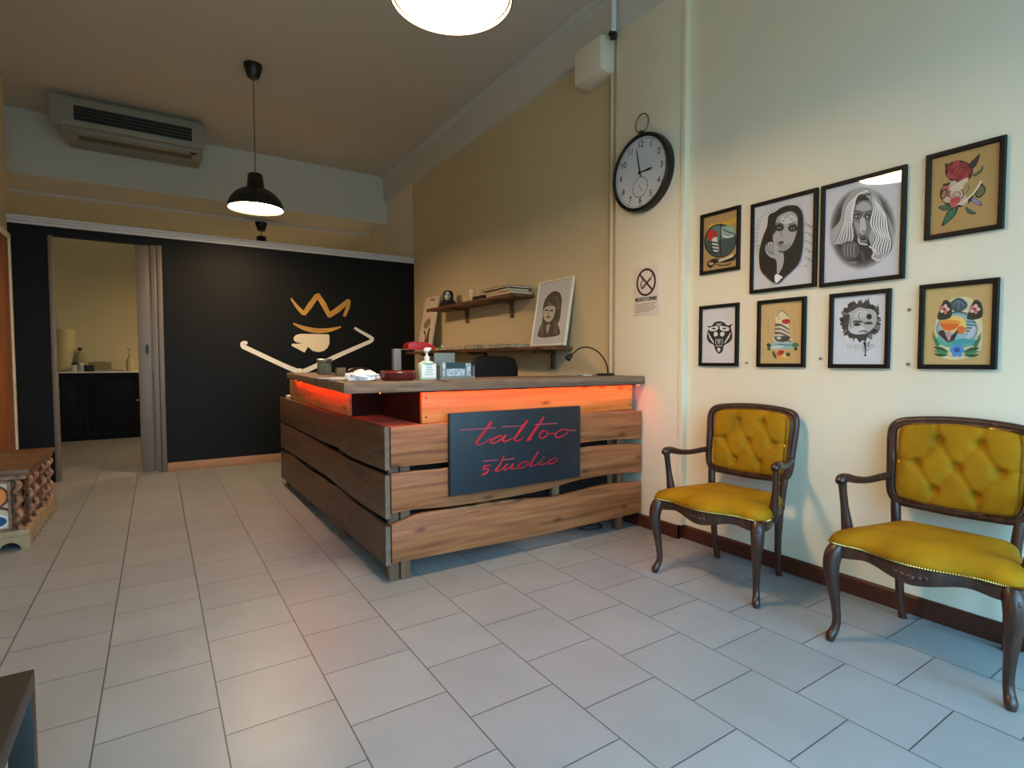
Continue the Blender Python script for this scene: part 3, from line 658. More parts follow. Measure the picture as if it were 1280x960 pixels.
def ring_frame(bm, w, h, fw, d0, d1, to3, mi=0):
    """mitred picture frame profile, outer w x h, bar width fw, between depths d0 (back) and d1 (front)"""
    rows = []
    for sx, sy in ((-1, -1), (1, -1), (1, 1), (-1, 1)):
        O = (sx * w / 2, sy * h / 2); I = (sx * (w / 2 - fw), sy * (h / 2 - fw)); e = .003
        rows.append([bm.verts.new(to3(O[0], O[1], d0)), bm.verts.new(to3(O[0], O[1], d1 - e)), bm.verts.new(to3(O[0] - sx * e, O[1] - sy * e, d1)),
                     bm.verts.new(to3(I[0] + sx * e, I[1] + sy * e, d1)), bm.verts.new(to3(I[0], I[1], d1 - e)), bm.verts.new(to3(I[0], I[1], d0))])
    for a, b in zip(rows, rows[1:] + rows[:1]):
        for k in range(6):
            f = bm.faces.new((a[k], b[k], b[(k + 1) % 6], a[(k + 1) % 6])); f.material_index = mi
FR3 = lambda u, v, d: (u, -d, v)
def picture(label, Y, Z, w, h, quad, bgc, draw, fw=.021):
    t = thing('picture_frame', label, 'picture', (XR, Y, Z), -PI / 2, 'black framed tattoo drawings on the right wall')
    bm = NB(); ring_frame(bm, w, h, fw, .001, .022, FR3); obj('frame', bm, M_BLACKFRAME, t, smooth=20)
    a = Art(w - 2 * fw + .004, h - 2 * fw + .004, quadmap(*quad), lambda u, v, d: (u, -.006 - d, v)); a.bg(bgc); draw(a); a.done('print', t)
    bm = NB(); iw, ih = w / 2 - fw + .002, h / 2 - fw + .002; box(bm, -iw, iw, -.0155, -.0140, -ih, ih); obj('glass', bm, PANE, t, smooth=0)
    return t

K = (20, 20, 22); G1 = (70, 70, 74); G2 = (120, 120, 124); G3 = (170, 170, 174); G4 = (205, 205, 210); WH = (232, 232, 236)
TAN = (196, 164, 112)
def art_ship(a):
    a.poly((214, 176, 60), [(105, 175), (140, 160), (200, 150), (240, 130), (235, 160), (180, 175), (120, 195)])
    a.ell((30, 34, 36), 165, 250, 78, 88); a.ell((92, 128, 130), 165, 250, 70, 80)
    a.poly((60, 84, 88), [(100, 250), (165, 245), (235, 235), (225, 300), (180, 330), (120, 315)])
    a.ell((196, 50, 44), 128, 222, 27, 30); a.poly((228, 226, 220), [(128, 240), (150, 230), (156, 260), (160, 300), (140, 310), (130, 280)])
    for k in range(4): a.line(K, [(122, 255 + 17 * k), (158, 262 + 17 * k)], 6)
    a.poly((150, 186, 180), [(170, 185), (195, 175), (225, 180), (238, 210), (215, 235), (185, 235), (170, 215)]); a.line(K, [(170, 160), (168, 250), (172, 330)], 5)
    a.line((40, 60, 62), [(180, 190), (205, 205), (235, 215)], 4); a.line((228, 226, 220), [(180, 225), (205, 232), (232, 226)], 5)
    a.poly((36, 32, 28), [(105, 375), (120, 350), (150, 340), (185, 350), (225, 330), (245, 318), (235, 350), (190, 362), (150, 365), (125, 390)])
    a.poly((226, 220, 200), [(160, 350), (190, 340), (230, 322), (225, 335), (190, 350), (165, 358)]); a.ell(K, 125, 368, 20, 14); a.ell(TAN, 125, 368, 13, 8)
    a.line(K, [(150, 372), (185, 378), (220, 368)], 4)
picture('small tan print of lighthouse and ship in black frame, upper leftmost of the wall group', 2.273, 2.029, .297, .40, ((82, 130), (250, 88), (248, 385), (85, 412)), (186, 152, 100), art_ship)
def art_girl(a):
    for k in range(26):
        an = PI * (.42 + k * 1.18 / 26 * 1.0); cx, cy = 290, 430
        for rr in (250, 275): 
            x, y = cx + rr * math.cos(an) * .95, cy - rr * math.sin(an) * 1.05
            if 25 < x < 560: a.line(G3, [(x - 7, y - 8), (x + 7, y + 8)], 4); a.line(G3, [(x - 8, y + 6), (x + 8, y - 6)], 4)
    for k in range(16):
        x, y = 500 + (k % 3) * 20, 330 + k * 26 - (k % 3) * 12
        a.line(G2, [(x - 9, y - 6), (x + 9, y + 6)], 4); a.line(G2, [(x - 6, y + 9), (x + 8, y - 8)], 4)
    a.poly(K, [(225, 205), (300, 160), (390, 150), (440, 175), (470, 250), (475, 400), (470, 560), (435, 700), (330, 810), (240, 880), (130, 800), (85, 730), (75, 600), (100, 470), (150, 340), (165, 240)])
    a.poly(G3, [(255, 250), (320, 215), (380, 210), (425, 260), (425, 340), (410, 440), (370, 530), (310, 575), (250, 560), (215, 500), (205, 430), (235, 380), (232, 300)])
    a.poly(G4, [(280, 265), (350, 235), (410, 270), (405, 310), (330, 320), (280, 320)]); a.poly((150, 150, 152), [(240, 480), (300, 520), (370, 500), (330, 570), (270, 560)])
    a.line(G2, [(300, 330), (290, 380), (280, 420), (300, 432)], 8)
    for x, y in ((265, 355), (385, 365)):
        a.ell(K, x, y, 42, 34); a.ell(G2, x, y + 2, 20, 12); a.ell(K, x, y + 2, 8, 9)
    a.line(G1, [(235, 322), (265, 310), (300, 328)], 9); a.line(G1, [(350, 330), (385, 322), (420, 340)], 9)
    a.poly(G1, [(255, 495), (285, 480), (310, 490), (300, 505), (265, 508)]); a.poly(G2, [(250, 515), (300, 512), (285, 530)])
    for x, y in ((320, 260), (345, 245), (370, 275), (300, 290), (395, 300)): a.line(G1, [(x - 14, y - 6), (x, y + 8), (x + 14, y - 4)], 5)
    a.poly(G3, [(135, 540), (160, 495), (205, 490), (235, 540), (275, 590), (300, 590), (310, 660), (290, 740), (250, 790), (240, 660), (185, 630), (145, 590)])
    for k in range(3): a.line(G1, [(160 + 26 * k, 500 + 4 * k), (150 + 26 * k, 550 + 8 * k), (185 + 20 * k, 600 + 5 * k)], 6)
    a.poly(WH, [(225, 820), (245, 790), (300, 820), (285, 835), (240, 875)])
picture('black and white drawing of a dark haired girl resting chin on hand, black frame', 1.846, 1.938, .405, .545, ((20, 160), (565, 35), (555, 885), (12, 940)), (216, 216, 226), art_girl)
def art_blonde(a):
    rnd = random.Random(11)
    for s_, c_ in ((1.0, (190, 190, 198)), (.96, (150, 150, 156)), (.91, (108, 108, 112)), (.85, (72, 72, 76)), (.78, (48, 48, 52))): a.ell(c_, 375, 535, 222 * s_, 285 * s_, .08)
    a.poly((176, 176, 180), [(300, 300), (360, 262), (440, 265), (485, 320), (520, 400), (555, 470), (580, 560), (575, 660), (530, 730), (480, 770), (455, 720), (440, 650), (420, 560), (440, 420), (430, 340), (370, 300), (330, 340), (310, 450), (330, 560), (300, 640), (220, 640), (165, 640), (165, 560), (230, 480), (250, 380)])
    a.poly((128, 128, 132), [(330, 370), (380, 345), (440, 355), (455, 450), (435, 560), (400, 640), (360, 610), (330, 520), (316, 440)])
    a.poly((182, 182, 186), [(345, 380), (395, 352), (436, 375), (436, 408), (390, 416), (345, 412)]); a.poly((200, 200, 204), [(372, 460), (398, 468), (408, 540), (388, 574), (366, 545)]); a.poly((164, 164, 168), [(330, 490), (362, 500), (366, 570), (345, 545)])
    a.line((60, 60, 62), [(324, 424), (350, 414), (378, 430)], 8); a.line((60, 60, 62), [(405, 432), (428, 418), (450, 430)], 8)
    for ex, ey in ((352, 450), (426, 454)):
        a.ell((44, 44, 46), ex, ey, 29, 20); a.ell((196, 196, 200), ex, ey + 1, 18, 9); a.ell((14, 14, 16), ex + 2, ey, 8, 9)
    a.line((70, 70, 72), [(384, 545), (392, 560), (404, 552)], 6); a.ell((30, 30, 32), 392, 598, 27, 15); a.line((150, 150, 154), [(368, 598), (392, 594), (416, 599)], 4)
    for k in range(13):
        t = k / 12; c_ = (238, 238, 242) if k % 2 else (84, 84, 88); w_ = 8 if k % 2 else 4
        a.line(c_, [(400 - 66 * t, 285 + 26 * t), (330 - 60 * t, 330 + 60 * t), (312 - 60 * t, 470 + 30 * t), (330 - 130 * t, 590 + 40 * t), (300 - 135 * t, 640 + 4 * t)], [3, w_, w_, w_, 2])
    for k in range(15):
        t = k / 14; c_ = (240, 240, 244) if k % 2 else (70, 70, 74); w_ = 9 if k % 2 else 4; j = rnd.uniform(-8, 8)
        a.line(c_, [(440 + 36 * t, 290 + 50 * t), (450 + 86 * t, 400 + 40 * t + j), (432 + 120 * t, 500 + 40 * t), (470 + 100 * t, 590 + 30 * t + j), (444 + 120 * t, 670 + 10 * t), (484 + 60 * t, 730 - 10 * t)], [3, w_, w_ + 2, w_, w_ + 1, 2])
    a.line((244, 244, 246), [(420, 280), (350, 310), (322, 400), (312, 500)], 13); a.line((56, 56, 60), [(440, 300), (380, 318), (345, 372)], 10)
    a.poly((92, 92, 96), [(250, 640), (310, 620), (360, 650), (360, 720), (300, 745), (245, 720)])
    for k in range(4): a.line((150, 150, 154), [(268 + 22 * k, 645 - 3 * k), (262 + 22 * k, 690), (270 + 22 * k, 728)], 7)
    a.line((230, 230, 234), [(430, 655), (470, 690), (450, 730), (500, 750), (530, 715)], 10); a.line((230, 230, 234), [(360, 600), (370, 635), (420, 645)], 9); a.line((130, 130, 134), [(290, 770), (350, 765)], 16); a.line((84, 84, 88), [(380, 690), (400, 760)], 18)
picture('large black and white drawing of a long haired blonde woman, widest black frame', 1.419, 1.933, .41, .553, ((125, 270), (637, 140), (622, 850), (115, 915)), (214, 214, 226), art_blonde)
def art_rose(a):
    def petals(cx, cy, r, c1, c2, n=6):
        a.ell(K, cx, cy, r * 1.08, r * .86)
        for k in range(n):
            an = 2 * PI * k / n; a.ell(c1 if k % 2 else c2, cx + r * .55 * math.cos(an), cy + r * .42 * math.sin(an), r * .46, r * .36, an)
        a.ell(K, cx, cy, r * .5, r * .38); a.ell(c1, cx, cy, r * .44, r * .33); a.line(K, [(cx - r * .3, cy), (cx, cy + r * .2), (cx + r * .28, cy), (cx, cy - r * .18), (cx - r * .12, cy + r * .02)], 5)
    def leaf(pts, c): a.poly(K, pts); cx = sum(p[0] for p in pts) / len(pts); cy = sum(p[1] for p in pts) / len(pts); a.poly(c, [(cx + (p[0] - cx) * .78, cy + (p[1] - cy) * .78) for p in pts])
    leaf([(270, 285), (300, 290), (310, 330), (285, 345)], (60, 40, 36)); leaf([(460, 290), (500, 245), (540, 215), (510, 300), (470, 330)], (50, 44, 40)); leaf([(490, 370), (540, 330), (560, 300), (550, 350), (500, 385)], (92, 110, 80))
    leaf([(540, 440), (580, 480), (560, 530), (520, 550), (500, 520)], (110, 104, 70)); leaf([(250, 440), (320, 440), (340, 460), (290, 470)], (84, 76, 60))
    leaf([(300, 640), (370, 610), (350, 680), (290, 740), (240, 770), (265, 700)], (40, 110, 78)); leaf([(215, 620), (290, 600), (320, 620), (260, 650)], (60, 100, 76)); leaf([(430, 620), (470, 640), (510, 670), (450, 670)], (60, 100, 90)); leaf([(470, 540), (540, 580), (545, 610), (480, 580)], (150, 140, 190))
    petals(380, 345, 100, (178, 60, 62), (146, 40, 46), 7)
    petals(360, 520, 120, (204, 176, 150), (186, 96, 92), 7); a.poly((222, 196, 172), [(310, 480), (370, 430), (450, 395), (420, 470), (350, 500)]); a.poly((180, 148, 96), [(410, 480), (440, 430), (490, 440), (500, 500), (440, 540)]); a.line(K, [(430, 520), (455, 480), (450, 450)], 5); a.line((230, 214, 190), [(550, 420), (500, 500), (430, 570), (370, 600)], 16)
    a.ell((190, 72, 70), 350, 565, 44, 22, -.4); a.ell((60, 46, 44), 262, 520, 22, 44, .4); a.ell((170, 120, 96), 262, 520, 14, 32, .4)
    for k in range(4): a.line((150, 118, 70), [(330 + 40 * k, 700 + 10 * k), (350 + 40 * k, 740)], 4)
picture('tan print of two red roses in black frame, upper rightmost of the wall group', .988, 2.024, .293, .40, ((165, 245), (690, 120), (670, 755), (138, 850)), (186, 148, 92), art_rose)
def art_tiger(a):
    a.poly(K, [(120, 340), (165, 345), (205, 305), (250, 292), (300, 305), (345, 340), (392, 322), (375, 360), (390, 430), (385, 490), (350, 530), (305, 560), (290, 620), (250, 648), (212, 610), (195, 555), (145, 525), (120, 480), (125, 410), (140, 365)])
    a.poly(WH, [(145, 365), (190, 350), (235, 345), (240, 380), (200, 400), (150, 395)]); a.poly(WH, [(265, 345), (310, 350), (355, 365), (350, 398), (300, 400), (262, 380)])
    a.ell(K, 195, 372, 22, 9); a.ell(K, 308, 372, 22, 9); a.poly(WH, [(200, 415), (225, 408), (240, 440), (215, 460), (195, 445)]); a.poly(WH, [(262, 440), (280, 408), (310, 418), (305, 448), (285, 460)])
    for k in range(4):
        a.line(WH, [(132 + 12 * k, 420 + 22 * k), (150 + 12 * k, 450 + 20 * k), (150 + 14 * k, 480 + 18 * k)], 9); a.line(WH, [(375 - 12 * k, 420 + 22 * k), (358 - 12 * k, 450 + 20 * k), (355 - 14 * k, 480 + 18 * k)], 9)
    a.line(WH, [(225, 318), (250, 326), (280, 318)], 7); a.line(WH, [(232, 335), (250, 340), (270, 335)], 6)
    a.poly(G3, [(230, 495), (250, 485), (272, 495), (262, 535), (240, 535)]); a.poly(WH, [(232, 600), (250, 580), (268, 600), (250, 630)]); a.line(WH, [(215, 565), (250, 560), (290, 565)], 6)
    a.line(WH, [(222, 480), (215, 520), (225, 550)], 5); a.line(WH, [(284, 480), (290, 520), (280, 550)], 5)
picture('small black tiger head drawing on white, black frame, lower leftmost of the wall group', 2.273, 1.418, .297, .403, ((70, 155), (435, 130), (425, 750), (62, 755)), (224, 224, 230), art_tiger)
def art_lighthouse(a):
    a.line((172, 146, 100), [(830, 260), (820, 400), (850, 520)], 5); a.line((172, 146, 100), [(1090, 280), (1110, 400), (1100, 520)], 5)
    a.poly((228, 214, 180), [(900, 240), (960, 175), (1030, 230), (1040, 320), (1050, 440), (1060, 520), (890, 520), (905, 400), (905, 310)])
    a.line(K, [(905, 245), (930, 210), (965, 175), (1010, 210), (1035, 235)], 7); a.line(K, [(930, 240), (945, 260), (925, 280)], 5); a.ell((200, 52, 34), 1015, 298, 46, 28); a.ell((160, 30, 24), 1020, 290, 22, 12)
    for k, y in enumerate((340, 385, 430, 475)):
        a.poly((78, 86, 92) if k % 2 == 0 else (110, 120, 126), [(900 - 2 * k, y - 16), (960, y - 14), (1035 + 8 * k, y + 30), (1045 + 6 * k, y + 52), (960, y + 8), (900 - 2 * k, y + 10)])
    a.ell((60, 70, 76), 975, 490, 80, 34); a.ell((190, 200, 204), 940, 480, 26, 18)
    a.poly((150, 196, 206), [(850, 560), (890, 525), (960, 530), (1030, 530), (1100, 535), (1110, 580), (1030, 600), (950, 595), (880, 605)]); a.poly((200, 222, 224), [(860, 580), (920, 560), (990, 570), (960, 590), (880, 600)]); a.line((54, 96, 110), [(900, 560), (960, 550), (1040, 560), (1080, 550)], 8)
    a.ell((54, 130, 84), 1115, 555, 36, 26); a.ell((40, 60, 50), 828, 560, 24, 22); a.ell((64, 110, 70), 830, 600, 18, 22); a.ell((48, 70, 56), 1120, 598, 18, 20)
    a.ell((224, 172, 90), 965, 680, 60, 48); a.ell((214, 120, 60), 935, 660, 30, 24); a.ell((178, 44, 36), 968, 640, 36, 26); a.ell((238, 208, 140), 1010, 670, 26, 30)
    a.poly((64, 104, 60), [(880, 620), (905, 660), (915, 710), (885, 690), (868, 650)]); a.ell((60, 84, 50), 1040, 660, 26, 22)
picture('tan print of striped lighthouse with flowers in black frame, right of the tiger', 1.846, 1.415, .297, .403, ((735, 105), (1190, 62), (1185, 762), (730, 768)), (212, 178, 124), art_lighthouse)
def art_wolf(a):
    rnd = random.Random(3); pts = []
    for k in range(44):
        an = 2 * PI * k / 44; r = (205 + rnd.uniform(-6, 12)) if k % 2 else (176 + rnd.uniform(-14, 10)); pts.append((435 + r * math.cos(an) * .98, 415 + r * math.sin(an) * .98))
    a.poly((58, 60, 64), pts, False)
    for k in range(16):
        an = rnd.uniform(0, 2 * PI); a.ell((120, 122, 126) if k % 2 else (30, 30, 34), 435 + 172 * math.cos(an), 415 + 172 * math.sin(an), rnd.uniform(14, 34), rnd.uniform(10, 22), an)
    for (x, y) in ((375, 245), (440, 225), (505, 210), (590, 275)): a.poly(G1, [(x - 18, y + 40), (x - 8, y - 10), (x + 4, y + 10), (x + 14, y - 22), (x + 24, y + 44)])
    a.poly((186, 188, 194), [(340, 350), (310, 345), (375, 310), (430, 280), (500, 295), (550, 300), (590, 340), (590, 420), (560, 480), (500, 530), (430, 540), (360, 530), (325, 490), (335, 420)])
    a.poly(G4, [(390, 340), (440, 310), (500, 320), (480, 370), (400, 380)]); a.poly((214, 216, 222), [(340, 500), (400, 470), (480, 470), (470, 520), (400, 540)])
    a.poly(G1, [(365, 420), (400, 405), (470, 412), (450, 428), (400, 430)]); a.ell(K, 410, 445, 32, 14); a.ell(K, 525, 370, 24, 28); a.poly(G1, [(470, 430), (530, 415), (560, 440), (500, 445)]); a.line(K, [(430, 520), (470, 505), (510, 520)], 10); a.line(G2, [(360, 380), (345, 420), (350, 470)], 10); a.line(G2, [(440, 330), (425, 370), (440, 400)], 8)
    a.ell(WH, 318, 580, 18, 18); a.ell(WH, 398, 595, 16, 18); a.ell(WH, 262, 500, 14, 18)
    for k in range(7): a.line(G3, [(320 + 24 * k, 640), (322 + 24 * k, 690 - 10 * (k % 3))], 6)
    a.line(K, [(480, 610), (488, 680), (486, 745)], [26, 12, 6]); a.ell(K, 487, 742, 9, 9); a.line(G1, [(500, 640), (530, 610), (510, 660), (560, 630)], 5); a.line(G1, [(500, 700), (540, 670), (580, 650)], 4)
picture('black ink wolf head in a torn ring on white, black frame, below the blonde woman', 1.418, 1.412, .297, .403, ((185, 185), (688, 140), (665, 830), (165, 832)), (220, 224, 234), art_wolf)
def art_jar(a):
    a.poly((226, 214, 170), [(330, 290), (430, 245), (540, 260), (620, 400), (640, 600), (600, 740), (420, 800), (250, 760), (220, 600), (240, 420)])
    a.ell((120, 150, 160), 415, 530, 185, 150); a.ell((150, 190, 196), 415, 530, 172, 138)
    a.poly((240, 206, 110), [(300, 430), (380, 410), (470, 430), (500, 500), (490, 560), (400, 560), (290, 540), (270, 480)])
    for k in range(4): a.line((48, 78, 92), [(500, 460 + 28 * k), (545, 462 + 28 * k), (580, 470 + 26 * k)], 12)
    a.poly((232, 104, 30), [(268, 470), (330, 462), (430, 470), (415, 520), (340, 545), (285, 520)]); a.poly((244, 150, 60), [(270, 460), (350, 445), (440, 458), (440, 480), (300, 480)]); a.poly((226, 120, 60), [(440, 500), (500, 520), (470, 570), (420, 560)])
    a.poly((48, 40, 44), [(250, 560), (300, 540), (330, 600), (380, 580), (430, 530), (400, 620), (350, 650), (290, 610)]); a.poly((190, 150, 160), [(320, 560), (350, 640), (372, 560)]); a.poly((196, 200, 220), [(560, 500), (580, 540), (540, 600), (500, 610)])
    a.poly((90, 178, 160), [(240, 600), (330, 650), (420, 620), (520, 610), (590, 620), (590, 660), (480, 690), (350, 690), (250, 660)]); a.poly((60, 160, 170), [(390, 630), (480, 610), (570, 640), (500, 660), (400, 660)])
    a.poly((58, 84, 100), [(355, 300), (430, 250), (500, 290), (500, 340), (430, 380), (360, 345)]); a.line((140, 170, 180), [(380, 320), (430, 280), (480, 320)], 6); a.line((140, 170, 180), [(430, 280), (432, 350)], 5); a.line((60, 80, 90), [(330, 400), (430, 375), (540, 400)], 12)
    for cx, cy in ((305, 355), (570, 350)):
        a.poly((36, 44, 36), [(cx - 60, cy + 90), (cx - 40, cy), (cx, cy - 80), (cx + 55, cy - 50), (cx + 60, cy + 70)])
        for k in range(5): a.ell((206, 110, 112) if k % 2 else (232, 190, 180), cx + 26 * math.cos(k * 1.256), cy + 24 * math.sin(k * 1.256), 22, 17, k * 1.256)
        a.ell((176, 50, 56), cx, cy, 16, 14)
    for sx in (-1, 1):
        for k in range(3): a.poly((34, 84, 52) if k != 1 else (70, 140, 84), [(415 + sx * 70, 730 + 14 * k), (415 + sx * (130), 690 + 30 * k), (415 + sx * (200), 690 + 30 * k), (415 + sx * (140), 730 + 22 * k)])
        a.poly((60, 120, 90), [(415 + sx * 150, 660), (415 + sx * 215, 580), (415 + sx * 180, 680)]); a.line((50, 60, 50), [(415 + sx * 180, 600), (415 + sx * 220, 560)], 6)
    for k in range(6): a.ell((70, 150, 214), 425 + 36 * math.cos(k * 1.047), 715 + 34 * math.sin(k * 1.047), 30, 24, k * 1.047)
    a.ell((30, 80, 170), 425, 712, 28, 24)
picture('tan print of orange flower jar and blue blossom, black frame, lower rightmost', .997, 1.412, .297, .403, ((122, 180), (728, 112), (718, 842), (110, 850)), (206, 174, 116), art_jar)

# leaning white framed portrait on the lower shelf
t = thing('leaning_portrait', 'white framed portrait drawing of a long haired woman leaning on wall above shelf', 'picture', (2.985, 3.995, ZS2 + .001), -PI / 2)
th = math.atan2(.105, .61)
def lean3(u, v, d):
    vv = v + .31
    return (u, vv * math.sin(th) - d * math.cos(th), vv * math.cos(th) + d * math.sin(th) + .004)
bm = NB(); ring_frame(bm, .52, .62, .016, -.012, .012, lean3); obj('frame', bm, mat('white_frame_lacquer', rgb(236, 226, 206), .4), t, smooth=20)
a = Art(.492, .592, quadmap((140, 155), (515, 95), (435, 880), (55, 870)), lean3); a.bg((206, 204, 206))
a.poly((74, 64, 54), [(185, 400), (215, 320), (260, 270), (315, 245), (370, 270), (395, 340), (392, 450), (380, 580), (360, 640), (378, 700), (365, 775), (140, 780), (145, 680), (175, 600), (182, 480)])
a.poly((198, 188, 170), [(200, 440), (250, 420), (320, 430), (322, 500), (300, 570), (255, 610), (205, 580), (188, 520)]); a.poly((120, 108, 92), [(235, 400), (250, 370), (290, 410), (260, 420)])
a.ell((60, 50, 42), 225, 468, 22, 10); a.ell((60, 50, 42), 285, 475, 22, 10); a.poly((84, 70, 60), [(215, 545), (250, 540), (280, 550), (245, 562)]); a.line((120, 108, 96), [(250, 470), (240, 515), (258, 520)], 6)
a.poly((176, 166, 150), [(225, 650), (270, 640), (250, 730), (235, 735)]); 
for k in range(5): a.line((128, 116, 100), [(318 + 9 * k, 590 + 6 * k), (322 + 9 * k, 680), (312 + 10 * k, 765)], 4)
for k in range(4): a.line((128, 116, 100), [(196 - 9 * k, 610 + 8 * k), (186 - 9 * k, 690), (196 - 10 * k, 768)], 4)
for k in range(6): a.line((110, 98, 84), [(300 + 10 * k, 285 + 10 * k), (336 + 7 * k, 360 + 8 * k), (345 + 6 * k, 470)], 3)
a.done('drawing', t)
bm = NB(); plate(bm, [(-.246, -.296), (.246, -.296), (.246, .296), (-.246, .296)], lean3, -.011, .002); obj('backing', bm, M_DARKWOOD, t, smooth=0)
# leaning canvas at the far end
t = thing('leaning_canvas', 'pale unframed canvas with dark ink drawing leaning at far end of lower shelf', 'picture', (2.93, 6.62, ZS2 + .001), -PI / 2)
th2 = math.atan2(.135, .72)
def lean4(u, v, d):
    vv = v + .36
    return (u, vv * math.sin(th2) - d * math.cos(th2), vv * math.cos(th2) + d * math.sin(th2) + .005)
bm = NB(); plate(bm, [(-.21, -.36), (.21, -.36), (.21, .36), (-.21, .36)], lean4, -.018, .018); plate(bm, [(-.21, -.36), (-.21, .36), (.21, .36), (.21, -.36)], lean4, -.018, .0001); obj('stretched_canvas', bm, mat('canvas_cloth', rgb(232, 216, 194), .8, noise=.08, nscale=6), t, smooth=0)
a = Art(.42, .72, quadmap((285, 300), (430, 315), (360, 855), (175, 840)), lean4)
a.poly((96, 80, 66), [(320, 640), (345, 620), (335, 690), (330, 760), (300, 790), (275, 770), (300, 720)]); a.poly((150, 132, 108), [(270, 560), (330, 520), (345, 580), (300, 620), (265, 610)]); a.line((110, 92, 76), [(300, 450), (330, 440), (370, 455)], 14); a.line((84, 70, 58), [(265, 640), (290, 700), (280, 760)], 12); a.line((140, 122, 100), [(330, 350), (350, 330), (390, 350)], 10)
a.done('ink_drawing', t)

# ------------------------------------------------------------------ wall clock
ck = thing('wall_clock', 'round black pocket-watch style wall clock with white dial and top ring', 'clock', (XP, 2.897, 2.634), -PI / 2)
R = .275
bm = NB()
prof = [(R - .02, .0), (R + .006, .0), (R + .010, .02), (R + .004, .055), (R - .012, .062), (R - .022, .056), (R - .022, .046)]
lathe(bm, prof, seg=72, cap=False)
for v in bm.verts: v.co = Vector((v.co.x, -v.co.z, v.co.y))
obj('case', bm, M_BLACK, ck, smooth=50)
bm = NB(); lathe(bm, [(.0005, .036), (R - .02, .036), (R - .02, .044), (.0005, .044)], seg=72)
for v in bm.verts: v.co = Vector((v.co.x, -v.co.z, v.co.y))
dial = obj('dial', bm, mat('dial_white', rgb(214, 216, 222), .5), ck, smooth=50)
c3 = lambda u, v, d: (u, -.044 - d, v)
for k in range(1, 13):
    an = PI / 2 - k * PI / 6; bm = NB(); text_bm(bm, str(k), .062, c3, .202 * math.cos(an), .202 * math.sin(an), .0004, .0012, shear=.1)
    obj('numeral', bm, M_BLACKPLASTIC, dial, smooth=0)
bm = NB(); ribbon(bm, [(.240 * math.cos(k * PI / 30), .240 * math.sin(k * PI / 30)) for k in range(61)], [.0016 if k % 5 else .006 for k in range(61)], c3, .0003, .0006, n=1, smooth=False)
obj('minute_track', bm, mat('track_grey', rgb(90, 90, 94), .5), dial, smooth=0)
bm = NB(); lathe(bm, [(.070, .0445), (.073, .0452), (.076, .0445)], cx=0, cy=-.105, seg=40, cap=False)
for v in bm.verts: v.co = Vector((v.co.x, -v.co.z, v.co.y))
for k in range(12):
    an = k * PI / 6; ribbon(bm, [(.06 * math.cos(an), -.105 + .06 * math.sin(an)), (.068 * math.cos(an), -.105 + .068 * math.sin(an))], .002, c3, .0003, .0006, n=1)
ribbon(bm, [(-.012, -.088), (.022, -.140)], [.003, .006], c3, .0012, .001, n=1)
obj('seconds_dial', bm, mat('dial_grey_line', rgb(120, 122, 128), .5), ck)
an = PI / 2 - 2 * PI * 58 / 60
bm = NB(); ribbon(bm, [(-.03 * math.cos(an), -.03 * math.sin(an)), (.12 * math.cos(an), .12 * math.sin(an)), (.185 * math.cos(an), .185 * math.sin(an))], [.009, .009, .003], c3, .003, .0015, n=2); obj('minute_hand', bm, M_BLACKPLASTIC, ck)
an = PI / 2 - 2 * PI * (2 + 58 / 60) / 12
bm = NB(); ribbon(bm, [(-.02 * math.cos(an), -.02 * math.sin(an)), (.06 * math.cos(an), .06 * math.sin(an)), (.085 * math.cos(an), .085 * math.sin(an)), (.12 * math.cos(an), .12 * math.sin(an))], [.009, .010, .016, .003], c3, .005, .0015, n=2)
lathe(bm, [(.0005, .048), (.011, .048), (.011, .053), (.0005, .053)], seg=16)
for v in list(bm.verts)[-64:]: v.co = Vector((v.co.x, -v.co.z, v.co.y))
obj('hour_hand', bm, M_BLACKPLASTIC, ck)
bm = NB(); tube(bm, [(.062 * math.cos(a_ * PI / 20), -.03, R + .085 + .068 * math.sin(a_ * PI / 20)) for a_ in range(40)], .0045, 8, closed=True); obj('hanging_ring', bm, mat('aged_brass', rgb(120, 110, 88), .35, .9), ck)
bm = NB(); tube(bm, [(0, -.03, R - .005), (0, -.03, R + .012), (0, -.03, R + .022), (0, -.03, R + .03)], [.014, .014, .022, .014], 14); obj('crown_stem', bm, mat('dark_brass', rgb(64, 56, 44), .35, .8), ck)

# no smoking notice
ns = thing('no_smoking_sign', 'white no smoking notice with black crossed circle below the wall clock', 'sign', (XP, 2.868, 1.77), -PI / 2)
bm = NB(); box(bm, -.125, .125, -.005, -.0005, -.178, .178, .001); obj('plate', bm, mat('notice_plastic', rgb(226, 214, 204), .5), ns)
s3 = lambda u, v, d: (u, -.005 - d, v)
bm = NB(); ribbon(bm, [(.088 * math.cos(k * PI / 24), .064 + .094 * math.sin(k * PI / 24)) for k in range(49)], .016, s3, .0004, .0008, n=1, smooth=False); ribbon(bm, [(-.062, .128), (.064, .0)], .014, s3, .0006, .0008, n=1); obj('prohibition_ring', bm, mat('notice_dark_red', rgb(48, 14, 14), .5), ns, smooth=0)
bm = NB(); ribbon(bm, [(-.04, .02), (.05, .092)], .018, s3, .0002, .0006, n=1); ribbon(bm, [(-.04, .018), (-.052, .06), (-.03, .08), (-.048, .105)], .009, s3, .0002, .0006)
for k in range(2): ribbon(bm, [(.052 + .008 * k, .094), (.06 + .01 * k, .11), (.05 + .01 * k, .122)], .005, s3, .0002, .0006)
obj('cigarette', bm, mat('notice_grey', rgb(86, 78, 74), .5), ns, smooth=0)
bm = NB(); text_bm(bm, 'VIETATO FUMARE', .042, s3, 0, -.062, .0003, .0008, width=.215)
for dx in (-.0012, .0012): text_bm(bm, 'VIETATO FUMARE', .042, s3, dx, -.0615, .0005, .0008, width=.215)
